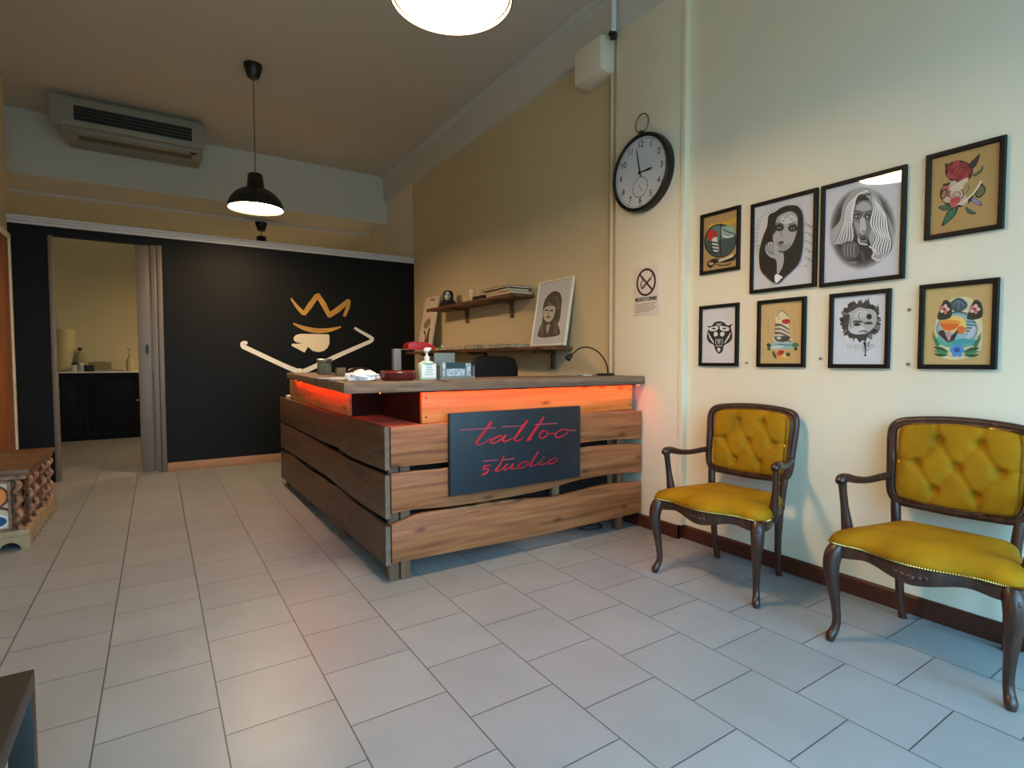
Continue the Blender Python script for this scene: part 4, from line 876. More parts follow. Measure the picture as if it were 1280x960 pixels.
obj('lettering', bm, mat('notice_ink', rgb(36, 28, 26), .5), ns, smooth=0)
bm = NB()
for k in range(5): ribbon(bm, [(-.1, -.095 - .014 * k), (.1 - .02 * (k % 2) - (.06 if k == 4 else 0), -.095 - .014 * k)], .006, s3, .0003, .0006, n=1)
obj('small_print', bm, mat('notice_print', rgb(168, 156, 144), .6), ns, smooth=0)

# pipe casing and junction box at the pilaster's far edge
pc = thing('pipe_casing', 'slim cream pipe running down wall from the junction box to the desk', 'pipe', (XR, 3.235, 0.0))
bm = NB(); box(bm, XP - .012, XR - .001, 3.203, 3.262, 0.0, 3.5, .006); obj('casing', bm, mat('casing_beige', rgb(186, 150, 116), .6), pc, True)
bm = NB(); tube(bm, [(XP - .012, 3.232, .1), (XP - .012, 3.232, 3.5)], .014, 12); obj('pipe', bm, M_TAN, pc, True)
jb = thing('junction_box', 'cream square junction box high on the wall under the cornice', 'box', (XR, 3.4, 3.5))
bm = NB(); box(bm, XR - .17, XR - .001, 3.235, 3.56, 3.505, 3.775, .008); obj('housing', bm, M_CREAM, jb, True)
bm = NB(); box(bm, XR - .178, XR - .168, 3.245, 3.55, 3.515, 3.765, .004); obj('cover', bm, M_CREAM, jb, True)
up = thing('riser_pipe', 'white vertical pipe with black joint above the junction box', 'pipe', (XP - .05, 3.17, 3.73))
bm = NB(); tube(bm, [(XP - .06, 3.17, 3.76), (XP - .06, 3.17, ZC - .003)], .022, 14); obj('tube', bm, M_WHITE, up, True)
bm = NB(); tube(bm, [(XP - .06, 3.17, 3.725), (XP - .06, 3.17, 3.765)], .028, 14); tube(bm, [(XP - .06, 3.17, 3.745), (XP - .10, 3.16, 3.745)], .02, 10); obj('joint', bm, M_BLACKPLASTIC, up, True)

# ------------------------------------------------------------------ armchairs (front of the chair looks along -x)
def build_chair(label):
    t = thing('armchair', label, 'armchair', (0, 0, 0), 0, 'mustard velvet armchairs along the right wall')
    half = [(-.300, 0), (-.290, .07), (-.266, .14), (-.252, .20), (-.258, .26), (-.25, .305), (-.215, .328), (-.15, .325), (-.04, .292), (.10, .252), (.20, .228), (.238, .20), (.246, .12), (.248, 0)]
    ctrl = half + [(x, -y) for x, y in reversed(half[1:-1])]
    O = cr(ctrl, 6, True); n = len(O)
    # seat cushion
    bm = NB(); prof = [(.955, .436), (1.0, .440), (1.006, .450), (.998, .462), (.96, .478), (.88, .490), (.72, .502), (.5, .510), (.25, .514)]
    rings = []
    for s, z in prof:
        rings.append([bm.verts.new((-.02 + (x + .02) * s, y * s, z)) for x, y in O])
    for a_, b_ in zip(rings, rings[1:]):
        for i in range(n): bm.faces.new((a_[i], a_[(i + 1) % n], b_[(i + 1) % n], b_[i]))
    c0 = bm.verts.new((-.02, 0, .515))
    for i in range(n): bm.faces.new((rings[-1][i], rings[-1][(i + 1) % n], c0))
    bm.faces.new(rings[0]); seat = obj('seat', bm, M_VELVET, t, smooth=60)
    # nail trim round the seat, one beaded cord
    bm = NB(); per = []; acc = 0
    dens = cr(ctrl, 16, True); P = [(-.02 + (x + .02) * 1.012, y * 1.012, .4425) for x, y in dens]
    tube(bm, P, [.0024 + .0032 * (k % 2) for k in range(len(P))], 6, closed=True); obj('nail_trim', bm, M_BRASS, seat)
    # carved rail
    bm = NB(); ro = []
    for x, y in O:
        front = max(0, min(1, (-x - .12) / .12))
        zl = .384 - .020 * front * math.exp(-(y / .085) ** 2) + .012 * front * math.exp(-((abs(y) - .17) / .06) ** 2)
        ro.append((x, y, zl))
    A_ = [bm.verts.new((-.02 + (x + .02) * .985, y * .985, .438)) for x, y, z in ro]
    B_ = [bm.verts.new((-.02 + (x + .02) * 1.0, y * 1.0, (.438 + z) / 2 + .006)) for x, y, z in ro]
    C_ = [bm.verts.new((-.02 + (x + .02) * .982, y * .982, z)) for x, y, z in ro]
    D_ = [bm.verts.new((-.02 + (x + .02) * .90, y * .90, z + .004)) for x, y, z in ro]
    E_ = [bm.verts.new((-.02 + (x + .02) * .90, y * .90, .437)) for x, y, z in ro]
    for a_, b_ in ((A_, B_), (B_, C_), (C_, D_), (D_, E_), (E_, A_)):
        for i in range(n): bm.faces.new((a_[i], a_[(i + 1) % n], b_[(i + 1) % n], b_[i]))
    for dx, dz, r in ((0, 0, .016), (0, .028, .010), (0, -.028, .010), (.002, .05, .008), (.002, -.05, .008)):
        sphere(bm, (-.297 + dx, dz, .394 + abs(dz) * .2), r, 10, sc=(.55, 1.25, .9))
    obj('seat_rail', bm, M_WALNUT, t, smooth=45)
    # legs
    for s in (-1, 1):
        bm = NB(); tube_cr(bm, [(-.222, s * .282, .437, .030), (-.248, s * .300, .395, .034), (-.258, s * .306, .335, .031), (-.250, s * .300, .25, .024), (-.236, s * .293, .16, .0185), (-.230, s * .290, .09, .0165), (-.238, s * .295, .05, .0175), (-.254, s * .303, .022, .020), (-.258, s * .304, .0, .014)], 6, seg=12, sq=.35)
        sphere(bm, (-.272, s * .318, .384), .014, 10, sc=(.7, .7, 1.5)); obj('leg', bm, M_WALNUT, t, smooth=60)
        bm = NB(); tube_cr(bm, [(.210, s * .208, .44, .021), (.212, s * .205, .34, .021), (.216, s * .200, .24, .018), (.226, s * .196, .12, .0165), (.248, s * .193, .03, .017), (.258, s * .192, .0, .017)], 6, seg=12, sq=.5); obj('leg', bm, M_WALNUT, t, smooth=60)
    # back
    bx = lambda y, z: .232 + (z - .53) * .16 - .25 * y * y
    hb = [(0, .972), (.08, .970), (.17, .962), (.23, .950), (.256, .925), (.262, .88), (.258, .80), (.252, .70), (.250, .65), (.238, .60), (.205, .575), (.12, .569), (0, .565)]
    bo = hb + [(-y, z) for y, z in reversed(hb[1:-1])]
    ring = cr(bo, 6, True)
    bm = NB(); tube(bm, [(bx(y, z), y, z) for y, z in ring], [.0205] * len(ring), 12, closed=True, sq=.3)
    tube(bm, [(bx(y, z) - .016, y * .955, .770 + (z - .770) * .945) for y, z in ring], .006, 6, closed=True)
    for s in (-1, 1):
        tube_cr(bm, [(.212, s * .212, .40, .021), (.214, s * .216, .46, .020), (.222, s * .222, .54, .02), (.232, s * .228, .60, .018)], 5, seg=12, sq=.4)
    for dy in (-.03, 0, .03): sphere(bm, (bx(0, .97) - .008, dy, .975 - abs(dy) * .15), .012, 10, sc=(.8, 1.2, .9))
    obj('back_frame', bm, M_WALNUT, t, smooth=60)
    # tufted cushion
    NU, NV = 54, 44
    tuf = [(-.32, .56), (.32, .56), (-.64, -.02), (0, -.02), (.64, -.02), (-.32, -.60), (.32, -.60)]
    seg_ = [(0, 2), (0, 3), (1, 3), (1, 4), (2, 5), (3, 5), (3, 6), (4, 6)]
    edge = [((-1.0, 0.05), 2), ((1.0, .05), 4), ((-.40, 1.0), 0), ((.40, 1.0), 1), ((-.4, -1), 5), ((.4, -1), 6)]
    lines = [(tuf[i], tuf[j]) for i, j in seg_] + [(p, tuf[j]) for p, j in edge]
    def dist(p, a_, b_):
        ax, ay = a_; bx_, by_ = b_; dx, dy = bx_ - ax, by_ - ay
        k = max(0, min(1, ((p[0] - ax) * dx + (p[1] - ay) * dy) / (dx * dx + dy * dy))); return math.hypot(p[0] - ax - k * dx, p[1] - ay - k * dy)
    bm = NB(); g = []
    def yz(u, v): return (.236 * u * (1 - .06 * v ** 6), .770 + .188 * v * (1 - .05 * u ** 6) + .012 * v * (1 - u * u))
    def hgt(u, v):
        h = .036 * (1 - abs(u) ** 5) ** .6 * (1 - abs(v) ** 5) ** .6
        dm = min(dist((u, v * .85), (a_[0], a_[1] * .85), (b_[0], b_[1] * .85)) for a_, b_ in lines); h -= .0075 * math.exp(-(dm / .05) ** 2)
        for (tu, tv) in tuf: h -= .027 * math.exp(-(((u - tu) ** 2 + ((v - tv) * .85) ** 2) / .008))
        return h
    for j in range(NV + 1):
        row = []
        for i in range(NU + 1):
            u = -1 + 2 * i / NU; v = -1 + 2 * j / NV; y, z = yz(u, v); row.append(bm.verts.new((bx(y, z) - .004 - hgt(u, v), y, z)))
        g.append(row)
    for j in range(NV):
        for i in range(NU): bm.faces.new((g[j][i], g[j][i + 1], g[j + 1][i + 1], g[j + 1][i]))
    bk_ = []
    for j in (0, NV):
        bk_.append([bm.verts.new((g[j][i].co.x + .018, g[j][i].co.y, g[j][i].co.z)) for i in (0, NU)])
    bm.faces.new((bk_[0][0], bk_[0][1], bk_[1][1], bk_[1][0]))
    back = obj('backrest', bm, M_VELVET, t, smooth=75)
    for tu, tv in tuf:
        y, z = yz(tu, tv); bm = NB(); sphere(bm, (0, 0, 0), .0095, 12, sc=(.6, 1, 1)); obj('button', bm, M_VELVET, back, loc=(bx(y, z) - .004 - hgt(tu, tv) - .001, y, z))
    bm = NB(); NT = 120
    pp = []
    for k in range(NT):
        a_ = 2 * PI * k / NT; c_, s_ = math.cos(a_), math.sin(a_); m_ = max(abs(c_), abs(s_)); e_ = .925
        u, v = e_ * c_ / m_ * (1 - .03 * (min(abs(c_), abs(s_)) / m_) ** 6), e_ * s_ / m_ * (1 - .03 * (min(abs(c_), abs(s_)) / m_) ** 6); y, z = yz(u, v); pp.append((bx(y, z) - .005 - hgt(u, v), y, z))
    tube(bm, pp, [.0018 + .0024 * (k % 2) for k in range(NT)], 6, closed=True); obj('nail_trim', bm, M_BRASS, back)
    # arms
    for s in (-1, 1):
        bm = NB(); tube_cr(bm, [(.245, s * .256, .690, .018), (.19, s * .268, .688, .017), (.08, s * .293, .682, .016), (-.01, s * .310, .692, .018), (-.07, s * .324, .706, .021), (-.115, s * .329, .705, .023), (-.133, s * .329, .690, .019)], 6, seg=12, sq=.25); obj('armrest', bm, M_WALNUT, t, smooth=60)
        bm = NB(); tube_cr(bm, [(-.112, s * .328, .692, .017), (-.106, s * .325, .64, .0155), (-.098, s * .320, .57, .0165), (-.092, s * .314, .51, .021), (-.09, s * .308, .455, .024), (-.09, s * .302, .41, .02)], 6, seg=12, sq=.4); obj('arm_support', bm, M_WALNUT, t, smooth=60)
    return t
ch = build_chair('mustard velvet tufted armchair with walnut frame nearer the reception desk')
ch.location = (2.735, 1.935, 0); ch.rotation_euler = (0, 0, math.radians(7))
c2 = copy_tree(ch); c2.location = (2.77, .94, 0); c2.rotation_euler = (0, 0, math.radians(3.5)); c2['label'] = 'mustard velvet tufted armchair with walnut frame nearest the camera, cut by right edge'

# ------------------------------------------------------------------ pendant lamps
def build_pendant(label, x, y, rim, zc):
    t = thing('pendant_lamp', label, 'lamp', (x, y, rim), 0, 'black pendant lamps')
    bm = NB(); lathe(bm, [(.055, .345), (.068, .335), (.080, .215), (.092, .200), (.135, .182), (.188, .145), (.228, .095), (.250, .045), (.256, .004), (.256, 0), (.251, 0), (.246, .042), (.223, .092), (.184, .140), (.13, .177), (.07, .195), (.055, .32)], seg=48, cap=False)
    bm.faces.new([v for v in bm.verts if abs(v.co.z - .345) < 1e-6][:48]); obj('shade', bm, M_BLACK, t, smooth=50)
    bm = NB(); lathe(bm, [(.001, .016), (.20, .016), (.238, .014), (.238, .02), (.001, .022)], seg=48); obj('diffuser', bm, M_LAMPGLOW, t)
    bm = NB(); tube(bm, [(0, 0, .343), (0, 0, zc - rim - .11)], .0045, 8); obj('cord', bm, mat('grey_cord', rgb(70, 66, 62), .5), t)
    h = zc - rim
    bm = NB(); lathe(bm, [(.001, h - .13), (.045, h - .13), (.055, h - .12), (.085, h - .02), (.085, h - .001), (.001, h - .001)], seg=28); obj('canopy', bm, M_BLACK, t)
    return t
build_pendant('black dome pendant lamp hanging left of the desk before the partition', .862, 5.95, 2.755, ZC)
build_pendant('lit pendant lamp cut by the top edge of photo, nearest the camera', 1.07, 2.10, 2.76, ZC)
build_pendant('black pendant lamp mostly hidden behind the partition, only its top showing', 1.40, 9.2, 2.83, 3.385)

# ------------------------------------------------------------------ ceiling air conditioner
ac = thing('air_conditioner', 'grey white ceiling air conditioner with dark louvre slots above the doorway', 'air conditioner', (-.165, 7.9, 3.7))
M_AC = mat('ac_plastic', rgb(150, 150, 140), .45)
bm = NB(); prism(bm, [(-.885, 3.87), (-.875, 3.83), (-.845, 3.805), (.52, 3.805), (.548, 3.825), (.555, 3.86), (.555, 4.085), (.54, 4.10), (-.87, 4.10), (-.885, 4.085)], 'Y', 7.60, 7.68, .012); obj('front_bezel', bm, M_AC, ac, True, smooth=30)
bm = NB(); box(bm, -.80, .535, 7.681, 8.40, 3.80, ZC - .002, .01); obj('casing', bm, M_AC, ac, True, smooth=30)
bm = NB(); prism(bm, [(7.685, 3.801), (7.69, 3.775), (7.73, 3.755), (8.0, 3.755), (8.1, 3.801)], 'X', -.80, .535, .008); obj('lower_panel', bm, M_AC, ac, True, smooth=30)
bm = NB(); box(bm, -.68, .42, 7.590, 7.602, 3.865, 4.015); obj('grille_recess', bm, M_BLACKPLASTIC, ac, True)
for k in range(3):
    bm = NB(); box(bm, -.68, .42, 7.583, 7.592, 3.900 + .037 * k, 3.905 + .037 * k, .001); obj('louvre', bm, mat('louvre_grey', rgb(92, 92, 86), .5), ac, True)
bm = NB(); box(bm, -.67, .43, 7.765, 7.90, 3.748, 3.757, .003); obj('outlet_flap', bm, mat('ac_flap', rgb(84, 82, 66), .5), ac, True)
bm = NB(); box(bm, .40, .47, 7.70, 7.72, 3.752, 3.772); obj('status_light', bm, M_BLACKPLASTIC, ac, True)

# ------------------------------------------------------------------ office chair behind the desk
oc = thing('office_chair', 'black high-back office chair behind the counter', 'chair', (2.31, 3.95, 0))
M_LEATHER = mat('black_leather', rgb(22, 18, 16), .55, noise=.15, nscale=20, spec=.2)
bm = NB(); prism(bm, [(-.17, .56), (.17, .56), (.215, .62), (.225, .9), (.22, 1.2), (.19, 1.275), (.12, 1.295), (-.12, 1.295), (-.19, 1.275), (-.22, 1.2), (-.225, .9), (-.215, .62)], 'Y', -.17, -.10, .025); obj('backrest', bm, M_LEATHER, oc, smooth=60)
bm = NB(); prism(bm, [(-.24, -.12), (.24, -.12), (.25, .3), (.2, .36), (-.2, .36), (-.25, .3)], 'Z', .44, .53, .025); obj('seat', bm, M_LEATHER, oc, smooth=60)
bm = NB(); tube(bm, [(0, .08, .10), (0, .08, .44)], .03, 14); tube(bm, [(0, .05, .43), (0, -.16, .45), (0, -.18, .62)], .022, 10); obj('column', bm, M_BLACKPLASTIC, oc)
for s in (-1, 1):
    bm = NB(); tube(bm, cr([(s * .2, -.12, .72), (s * .275, -.06, .72), (s * .285, .12, .715), (s * .28, .18, .66), (s * .24, .16, .5)], 5), .017, 10); obj('armrest', bm, M_BLACKPLASTIC, oc, smooth=60)
for k in range(5):
    a_ = k * 2 * PI / 5 + .3; bm = NB(); ex, ey = .3 * math.cos(a_), .08 + .3 * math.sin(a_)
    tube(bm, [(0, .08, .11), (ex, ey, .075)], [.028, .016], 10); sphere(bm, (ex, ey, .03), .03, 14, sc=(1, 1, 1)); obj('foot', bm, M_BLACKPLASTIC, oc)

# ------------------------------------------------------------------ carved chest against the left wall
cx0, cx1, cy0, cy1 = XL + .04, -.752, 4.82, 5.92
cs = thing('carved_chest', 'carved wooden chest with twisted columns and painted end at left edge', 'chest', ((cx0 + cx1) / 2, (cy0 + cy1) / 2, 0))
M_CHESTTOP = wood('chest_lid_wood', rgb(62, 42, 28), rgb(98, 70, 46), rgb(124, 92, 62), 'X', .45)
M_CARVE = mat('carved_gilt_wood', rgb(92, 56, 38), .45, noise=.6, nscale=26, bump=.5, bscale=60)
M_CARVEL = mat('worn_gilt', rgb(142, 104, 76), .42, noise=.6, nscale=34, bump=.3, bscale=80)
M_PLINTH = mat('worn_pale_plinth', rgb(158, 136, 104), .6, noise=.2, nscale=10)
bm = NB(); box(bm, cx0 - .012, cx1 + .02, cy0 - .02, cy1 + .02, .498, .535, .008); obj('lid', bm, M_CHESTTOP, cs, True)
bm = NB(); box(bm, cx0, cx1 + .004, cy0 - .004, cy1 + .004, .468, .499, .006); obj('upper_moulding', bm, M_CARVEL, cs, True)
bm = NB(); box(bm, cx0 + .02, cx1 - .03, cy0 + .03, cy1 - .03, .10, .47)
obj('carcass', bm, M_CARVE, cs, True)
bm = NB(); box(bm, cx0, cx1 + .01, cy0 - .01, cy1 + .01, .085, .128, .008); obj('lower_moulding', bm, M_PLINTH, cs, True)
def plinth(u0, u1, z0, z1, arches):
    pts = [(u0, z0), (u0, z1), (u1, z1), (u1, z0)]
    for c_, r_ in reversed(arches):
        pts += [(c_ + r_, z0)] + [(c_ + r_ * math.cos(k * PI / 10), z0 + min(r_ * .95, .065) * math.sin(k * PI / 10)) for k in range(1, 10)] + [(c_ - r_, z0)]
    return pts
bm = NB(); prism(bm, plinth(cx0, cx1 + .012, 0, .086, [(cx0 + .10, .075), (cx1 - .09, .055)]), 'Y', cy0 - .012, cy0 + .012); obj('plinth_end', bm, M_PLINTH, cs, True, smooth=20)
bm = NB(); prism(bm, plinth(cy0 + .013, cy1 + .012, 0, .086, [(cy0 + .12 + .12 * k, .045) for k in range(8)]), 'X', cx1 - .012, cx1 + .012); obj('plinth_front', bm, M_PLINTH, cs, True, smooth=20)
bm = NB(); prism(bm, plinth(cx0, cx1 + .012, 0, .086, [(cx0 + .10, .075), (cx1 - .09, .055)]), 'Y', cy1 - .012, cy1 + .012); obj('plinth_end', bm, M_PLINTH, cs, True, smooth=20)
def twist(bm, x, y, z0, z1, r, turns=3.4):
    rings = []; n_ = 56; sg_ = 14
    for j in range(n_ + 1):
        z = z0 + (z1 - z0) * j / n_; ph = turns * 2 * PI * j / n_; ox, oy = .42 * r * math.cos(ph), .42 * r * math.sin(ph)
        rings.append([bm.verts.new((x + ox + .72 * r * math.cos(2 * PI * k / sg_), y + oy + .72 * r * math.sin(2 * PI * k / sg_), z)) for k in range(sg_)])
    for a_, b_ in zip(rings, rings[1:]):
        for k in range(sg_): bm.faces.new((a_[k], a_[(k + 1) % sg_], b_[(k + 1) % sg_], b_[k]))
    bm.faces.new(rings[0]); bm.faces.new(rings[-1])
for (x, y) in ((cx1 - .045, cy0 + .012), (cx0 + .05, cy0 + .012), (cx1 - .015, cy0 + .2), (cx1 - .015, cy0 + .40), (cx1 - .015, cy0 + .70), (cx1 - .015, cy0 + .90), (cx1 - .02, cy1 - .02)):
    bm = NB(); twist(bm, x, y, .128, .468, .026); obj('twisted_column', bm, M_CARVEL, cs, True, smooth=70)
# carved relief on the long front
bm = NB(); NY, NZ = 110, 36; g = []
for j in range(NZ + 1):
    row = []
    for i in range(NY + 1):
        y = cy0 + .05 + (cy1 - cy0 - .1) * i / NY; z = .128 + .34 * j / NZ
        d = .012 * (math.sin(y * 62 + 2.2 * math.sin(z * 40)) * math.sin(z * 55 + 1.5 * math.sin(y * 31))) + .006 * mn.noise(Vector((y * 40, z * 40, 0)))
        row.append(bm.verts.new((cx1 - .026 + d, y, z)))
    g.append(row)
for j in range(NZ):
    for i in range(NY): bm.faces.new((g[j][i], g[j][i + 1], g[j + 1][i + 1], g[j + 1][i]))
obj('carved_relief', bm, M_CARVE, cs, True, smooth=70)
# painted end panel
e3 = lambda u, v, d: (u, cy0 + .028 - d, v)
pu0 = cx0 + .10; pu1 = cx1 - .09
PM = [mat('painted_cream', rgb(206, 196, 168), .5), mat('painted_orange', rgb(224, 138, 66), .5), mat('painted_blue', rgb(28, 76, 118), .5), mat('painted_white', rgb(226, 226, 220), .5), mat('painted_brown', rgb(96, 56, 34), .5)]
bm = NB(); pc_ = (pu0 + pu1) / 2
plate(bm, [(pu0, .14), (pu1, .14), (pu1, .455), (pu0, .455)], e3, 0, .004, 0)
plate(bm, [(pc_ + .02 + .095 * math.cos(a_ * PI / 16), .36 + .085 * math.sin(a_ * PI / 16)) for a_ in range(32)], e3, .004, .003, 4)
plate(bm, [(pc_ + .02 + .08 * math.cos(a_ * PI / 16), .36 + .072 * math.sin(a_ * PI / 16)) for a_ in range(32)], e3, .007, .002, 1)
plate(bm, [(pc_ + .03 + .085 * math.cos(a_ * PI / 16), .195 + .05 * math.sin(a_ * PI / 16)) for a_ in range(32)], e3, .004, .003, 3)
plate(bm, [(pc_ + .03 + .068 * math.cos(a_ * PI / 16), .195 + .038 * math.sin(a_ * PI / 16)) for a_ in range(32)], e3, .007, .002, 2)
ribbon(bm, [(pc_ - .09, .28), (pc_ - .02, .268), (pc_ + .06, .285), (pc_ + .115, .265)], .018, e3, .005, .004, 4)
obj('painted_panel', bm, PM, cs, True, smooth=20)
bm = NB(); ring_bm = ring_frame(bm, pu1 - pu0 + .02, .335, .016, 0, .018, lambda u, v, d: (pc_ + u, cy0 + .028 - d, .297 + v)); obj('panel_border', bm, M_CARVEL, cs, True, smooth=30)

# ------------------------------------------------------------------ black side table in the left foreground
st = thing('side_table', 'black square side table in the bottom left foreground', 'table', (-.56, 1.55, 0))
tx0, tx1, ty0, ty1 = -.84, -.285, 1.29, 1.845
bm = NB(); box(bm, tx0, tx1, ty0, ty1, .402, .452, .003); obj('tabletop', bm, mat('black_table_foil', rgb(30, 28, 27), .45), st, True)
for x in (tx0, tx1 - .05):
    for y in (ty0, ty1 - .05):
        bm = NB(); box(bm, x, x + .05, y, y + .05, 0, .402, .002); obj('leg', bm, mat('black_table_foil', rgb(30, 28, 27), .45), st, True)

# ------------------------------------------------------------------ room beyond the doorway
cb = thing('base_cabinet', 'black low cabinet with white top seen through the doorway', 'cabinet', (-.75, 11.1, 0))
M_CAB = mat('black_cabinet', rgb(12, 12, 11), .5, spec=.2)
bm = NB(); box(bm, -1.5, -.05, 10.97, 11.39, .0, 1.075); obj('carcass', bm, M_CAB, cb, True)
for (a_, b_) in ((-1.49, -1.0), (-.995, -.235)):
    bm = NB(); box(bm, a_, b_, 10.945, 10.969, .06, 1.06, .003); ring_frame(bm, b_ - a_, 1.0, .07, 0, .008, lambda u, v, d: ((a_ + b_) / 2 + u, 10.946 - d, .56 + v)); dr = obj('door', bm, M_CAB, cb, True)
bm = NB(); sphere(bm, (-.275, 10.925, .62), .016, 12); obj('knob', bm, M_CHROME, dr, loc=None) if False else obj('knob', bm, M_CHROME, cb, True)
bm = NB(); box(bm, -1.52, -.03, 10.92, 11.395, 1.076, 1.10, .004); obj('worktop', bm, M_WHITE, cb, True)
ZK = 1.1005
def bottle(name, label, x, y, prof, capprof, m, mc):
    t = thing(name, label, 'bottle', (x, y, ZK)); bm = NB(); lathe(bm, prof, seg=20); obj('body', bm, m, t); bm = NB(); lathe(bm, capprof, seg=16); obj('cap', bm, mc, t); return t
M_CLEARB = mat('clear_bottle', rgb(170, 166, 120), .1, spec=.8)
bottle('spray_bottle', 'tall clear bottle with black cap on far cabinet beside white canister', -1.02, 11.12, [(.001, 0), (.065, 0), (.07, .02), (.07, .22), (.06, .27), (.022, .32), (.02, .34), (.001, .34)], [(.001, .338), (.028, .338), (.028, .38), (.001, .385)], M_CLEARB, M_BLACKPLASTIC)
bottle('pump_bottle', 'slim pale pump bottle at right end of the far cabinet', -.37, 11.1, [(.001, 0), (.045, 0), (.05, .015), (.05, .17), (.03, .21), (.014, .23), (.001, .23)], [(.001, .228), (.02, .228), (.02, .27), (.006, .28), (.006, .35), (.03, .355), (.03, .375), (.001, .378)], mat('pale_lotion', rgb(206, 196, 160), .3), mat('beige_pump', rgb(190, 180, 140), .4))
for k, (x, lb) in enumerate(((-1.085, 'small white jar with black lid, leftmost on the far cabinet'), (-1.005, 'small pale blue jar between black lidded jar and black box on far cabinet'))):
    t = thing('small_jar', lb, 'jar', (x, 10.98, ZK)); bm = NB(); lathe(bm, [(.001, 0), (.038, 0), (.04, .008), (.04, .1), (.032, .108), (.001, .108)], seg=20); obj('body', bm, M_WHITE if k == 0 else mat('pale_blue_jar', rgb(176, 184, 186), .4), t)
    bm = NB(); lathe(bm, [(.001, .107), (.033, .107), (.033, .14), (.001, .142)], seg=18); obj('lid', bm, M_BLACKPLASTIC if k == 0 else M_WHITE, t)
t = thing('black_case', 'small black box on the far cabinet beside the jars', 'box', (-.9, 11.0, ZK)); bm = NB(); box(bm, -.06, .06, -.04, .04, 0, .07, .006); obj('body', bm, M_BLACKPLASTIC, t); bm = NB(); box(bm, -.062, .062, -.042, .042, .06, .1, .006); obj('lid', bm, M_BLACK, t)
t = thing('tissue_carton', 'pale box behind the black box on the far cabinet', 'box', (-.78, 11.25, ZK)); bm = NB(); box(bm, -.15, .15, -.06, .06, 0, .15, .004); obj('carton', bm, mat('olive_carton', rgb(150, 142, 92), .6), t); bm = NB(); box(bm, -.08, .08, -.02, .02, .15, .153); obj('slot', bm, M_DARKWOOD, t)
t = thing('instrument_tray', 'low grey tray lying on the middle of far cabinet', 'tray', (-.62, 11.0, ZK)); bm = NB(); box(bm, -.16, .16, -.05, .05, 0, .012, .003); box(bm, -.16, .16, -.05, -.044, .012, .028); box(bm, -.16, .16, .044, .05, .012, .028); obj('pan', bm, mat('grey_tray', rgb(150, 156, 160), .4), t); bm = NB(); tube(bm, [(-.1, 0, .018), (.1, .01, .018)], .007, 8); obj('tool', bm, M_BLACKPLASTIC, t)
t = thing('paper_roll', 'tall pale roll standing at left end of the far cabinet', 'roll', (-1.2, 11.2, ZK)); bm = NB(); lathe(bm, [(.001, 0), (.118, 0), (.12, .004), (.12, .66), (.11, .675), (.03, .675), (.03, .6), (.001, .6)], seg=32); obj('paper', bm, mat('cream_roll', rgb(222, 214, 170), .8), t); bm = NB(); lathe(bm, [(.028, .58), (.032, .58), (.032, .679), (.028, .679)], seg=18, cap=False); obj('core', bm, mat('kraft_core', rgb(140, 120, 80), .7), t)

# wall plugs left between the pictures
for (y, z, lb) in ((2.07, 1.237, 'small grey wall plug between the tiger and lighthouse prints'), (1.615, 1.262, 'small grey wall plug between the lighthouse and wolf prints'), (1.19, 1.232, 'small grey wall plug between the wolf and flower jar prints'), (1.192, 1.50, 'small grey wall plug above the gap right of the wolf print')):
    bm = NB(); lathe(bm, [(.0005, .001), (.009, .001), (.009, .004), (.004, .005), (.0035, .002), (.0005, .002)], seg=14)
    for v in bm.verts: v.co = Vector((XR - v.co.z, y + v.co.x, z + v.co.y))
    tag(obj('wall_plug', bm, mat('plug_grey', rgb(150, 142, 132), .6)), lb, 'wall plug')
c = thing('folded_paper', 'white folded paper on the far low end of desk worktop', 'paper', (1.17, 5.68, .8845))
bm = NB(); box(bm, -.09, .09, -.15, .15, .001, .012, .002); obj('sheet', bm, M_PAPER, c)
bm = NB(); box(bm, -.09, .085, -.145, .14, .0125, .03, .002); obj('sheet', bm, M_PAPER, c)
# cables by the desk foot
cbm = NB(); tube(cbm, cr([(2.60, 3.10, .006), (2.66, 3.03, .007), (2.76, 3.02, .006), (2.80, 3.08, .007), (2.72, 3.12, .006), (2.62, 3.16, .007), (2.74, 3.20, .006), (2.90, 3.14, .007)], 8), .006, 8); tag(obj('power_cable', cbm, M_BLACKPLASTIC), 'black coiled cable on the floor under right end of desk', 'cable')
cbm = NB(); tube(cbm, cr([(2.24, 2.978, .12), (2.25, 2.982, .3), (2.27, 2.98, .42), (2.26, 2.985, .84)], 8), .006, 8); tag(obj('white_cable', cbm, M_WHITE), 'white cable hanging behind the gap of the desk front planks', 'cable')

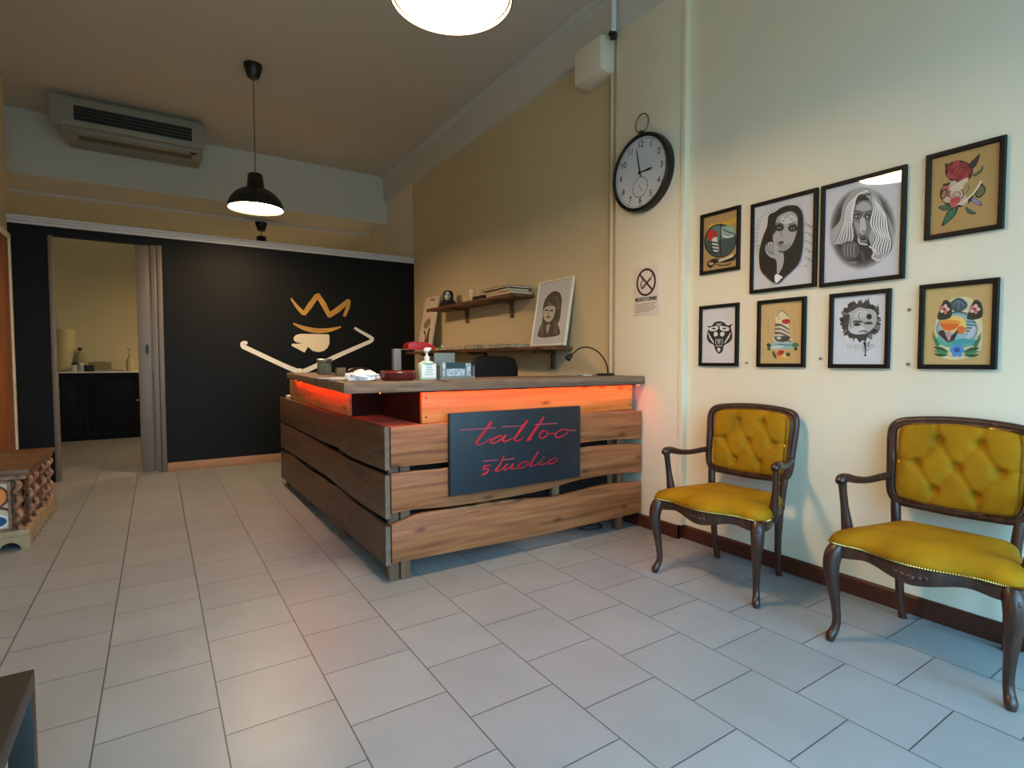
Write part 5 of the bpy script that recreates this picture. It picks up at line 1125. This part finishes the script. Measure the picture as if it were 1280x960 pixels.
# ------------------------------------------------------------------ daylight and camera
w = bpy.data.worlds.new('daylight'); SC.world = w; w.use_nodes = True
nt = w.node_tree; N = nt.nodes; L = nt.links
bg = N['Background']; tc = N.new('ShaderNodeTexCoord'); sx = N.new('ShaderNodeSeparateXYZ'); rp = N.new('ShaderNodeValToRGB')
L.new(tc.outputs['Generated'], sx.inputs[0]); L.new(sx.outputs['Z'], rp.inputs['Fac'])
rp.color_ramp.elements[0].position = 0.0; rp.color_ramp.elements[0].color = (.10, .15, .17, 1)
rp.color_ramp.elements[1].position = 0.35; rp.color_ramp.elements[1].color = (.28, .67, 1.0, 1)
L.new(rp.outputs['Color'], bg.inputs['Color']); bg.inputs['Strength'].default_value = 11.0
for nm, z0, z1 in (('daylight_portal', .12, 2.45), ('daylight_portal', 2.8, 3.4)):
    ld = bpy.data.lights.new(nm, 'AREA'); ld.shape = 'RECTANGLE'; ld.size = WX1 - WX0; ld.size_y = z1 - z0; ld.cycles.is_portal = True
    lo = bpy.data.objects.new(nm, ld); COL.objects.link(lo); lo.location = ((WX0 + WX1) / 2, YF - .12, (z0 + z1) / 2); lo.rotation_euler = (PI / 2, 0, 0)

cd = bpy.data.cameras.new('camera'); cam = bpy.data.objects.new('camera', cd); COL.objects.link(cam)
cd.sensor_fit = 'HORIZONTAL'; cd.sensor_width = 36.0; cd.lens = 682.0 / 1280 * 36.0; cd.clip_start = 0.02; cd.clip_end = 100
yaw, pit, rol = 0.577336, 0.0415358, 0.0017886
f = Vector((math.sin(yaw) * math.cos(pit), math.cos(yaw) * math.cos(pit), -math.sin(pit))); rt = Vector((math.cos(yaw), -math.sin(yaw), 0)); dn = f.cross(rt)
r2 = rt * math.cos(rol) + dn * math.sin(rol); d2 = dn * math.cos(rol) - rt * math.sin(rol)
Mx = Matrix((( r2.x, -d2.x, -f.x, 0), (r2.y, -d2.y, -f.y, 0), (r2.z, -d2.z, -f.z, 1.25), (0, 0, 0, 1)))
cam.matrix_world = Mx
SC.camera = cam
vs = SC.view_settings; vs.view_transform = 'Standard'; vs.look = 'None'; vs.gamma = 1.0; vs.use_curve_mapping = False; vs.exposure = 0.16
SC.cycles.max_bounces = 8; SC.cycles.diffuse_bounces = 5; SC.cycles.glossy_bounces = 4; SC.cycles.transparent_max_bounces = 8
SC.cycles.caustics_reflective = False; SC.cycles.caustics_refractive = False; SC.cycles.sample_clamp_indirect = 6.0
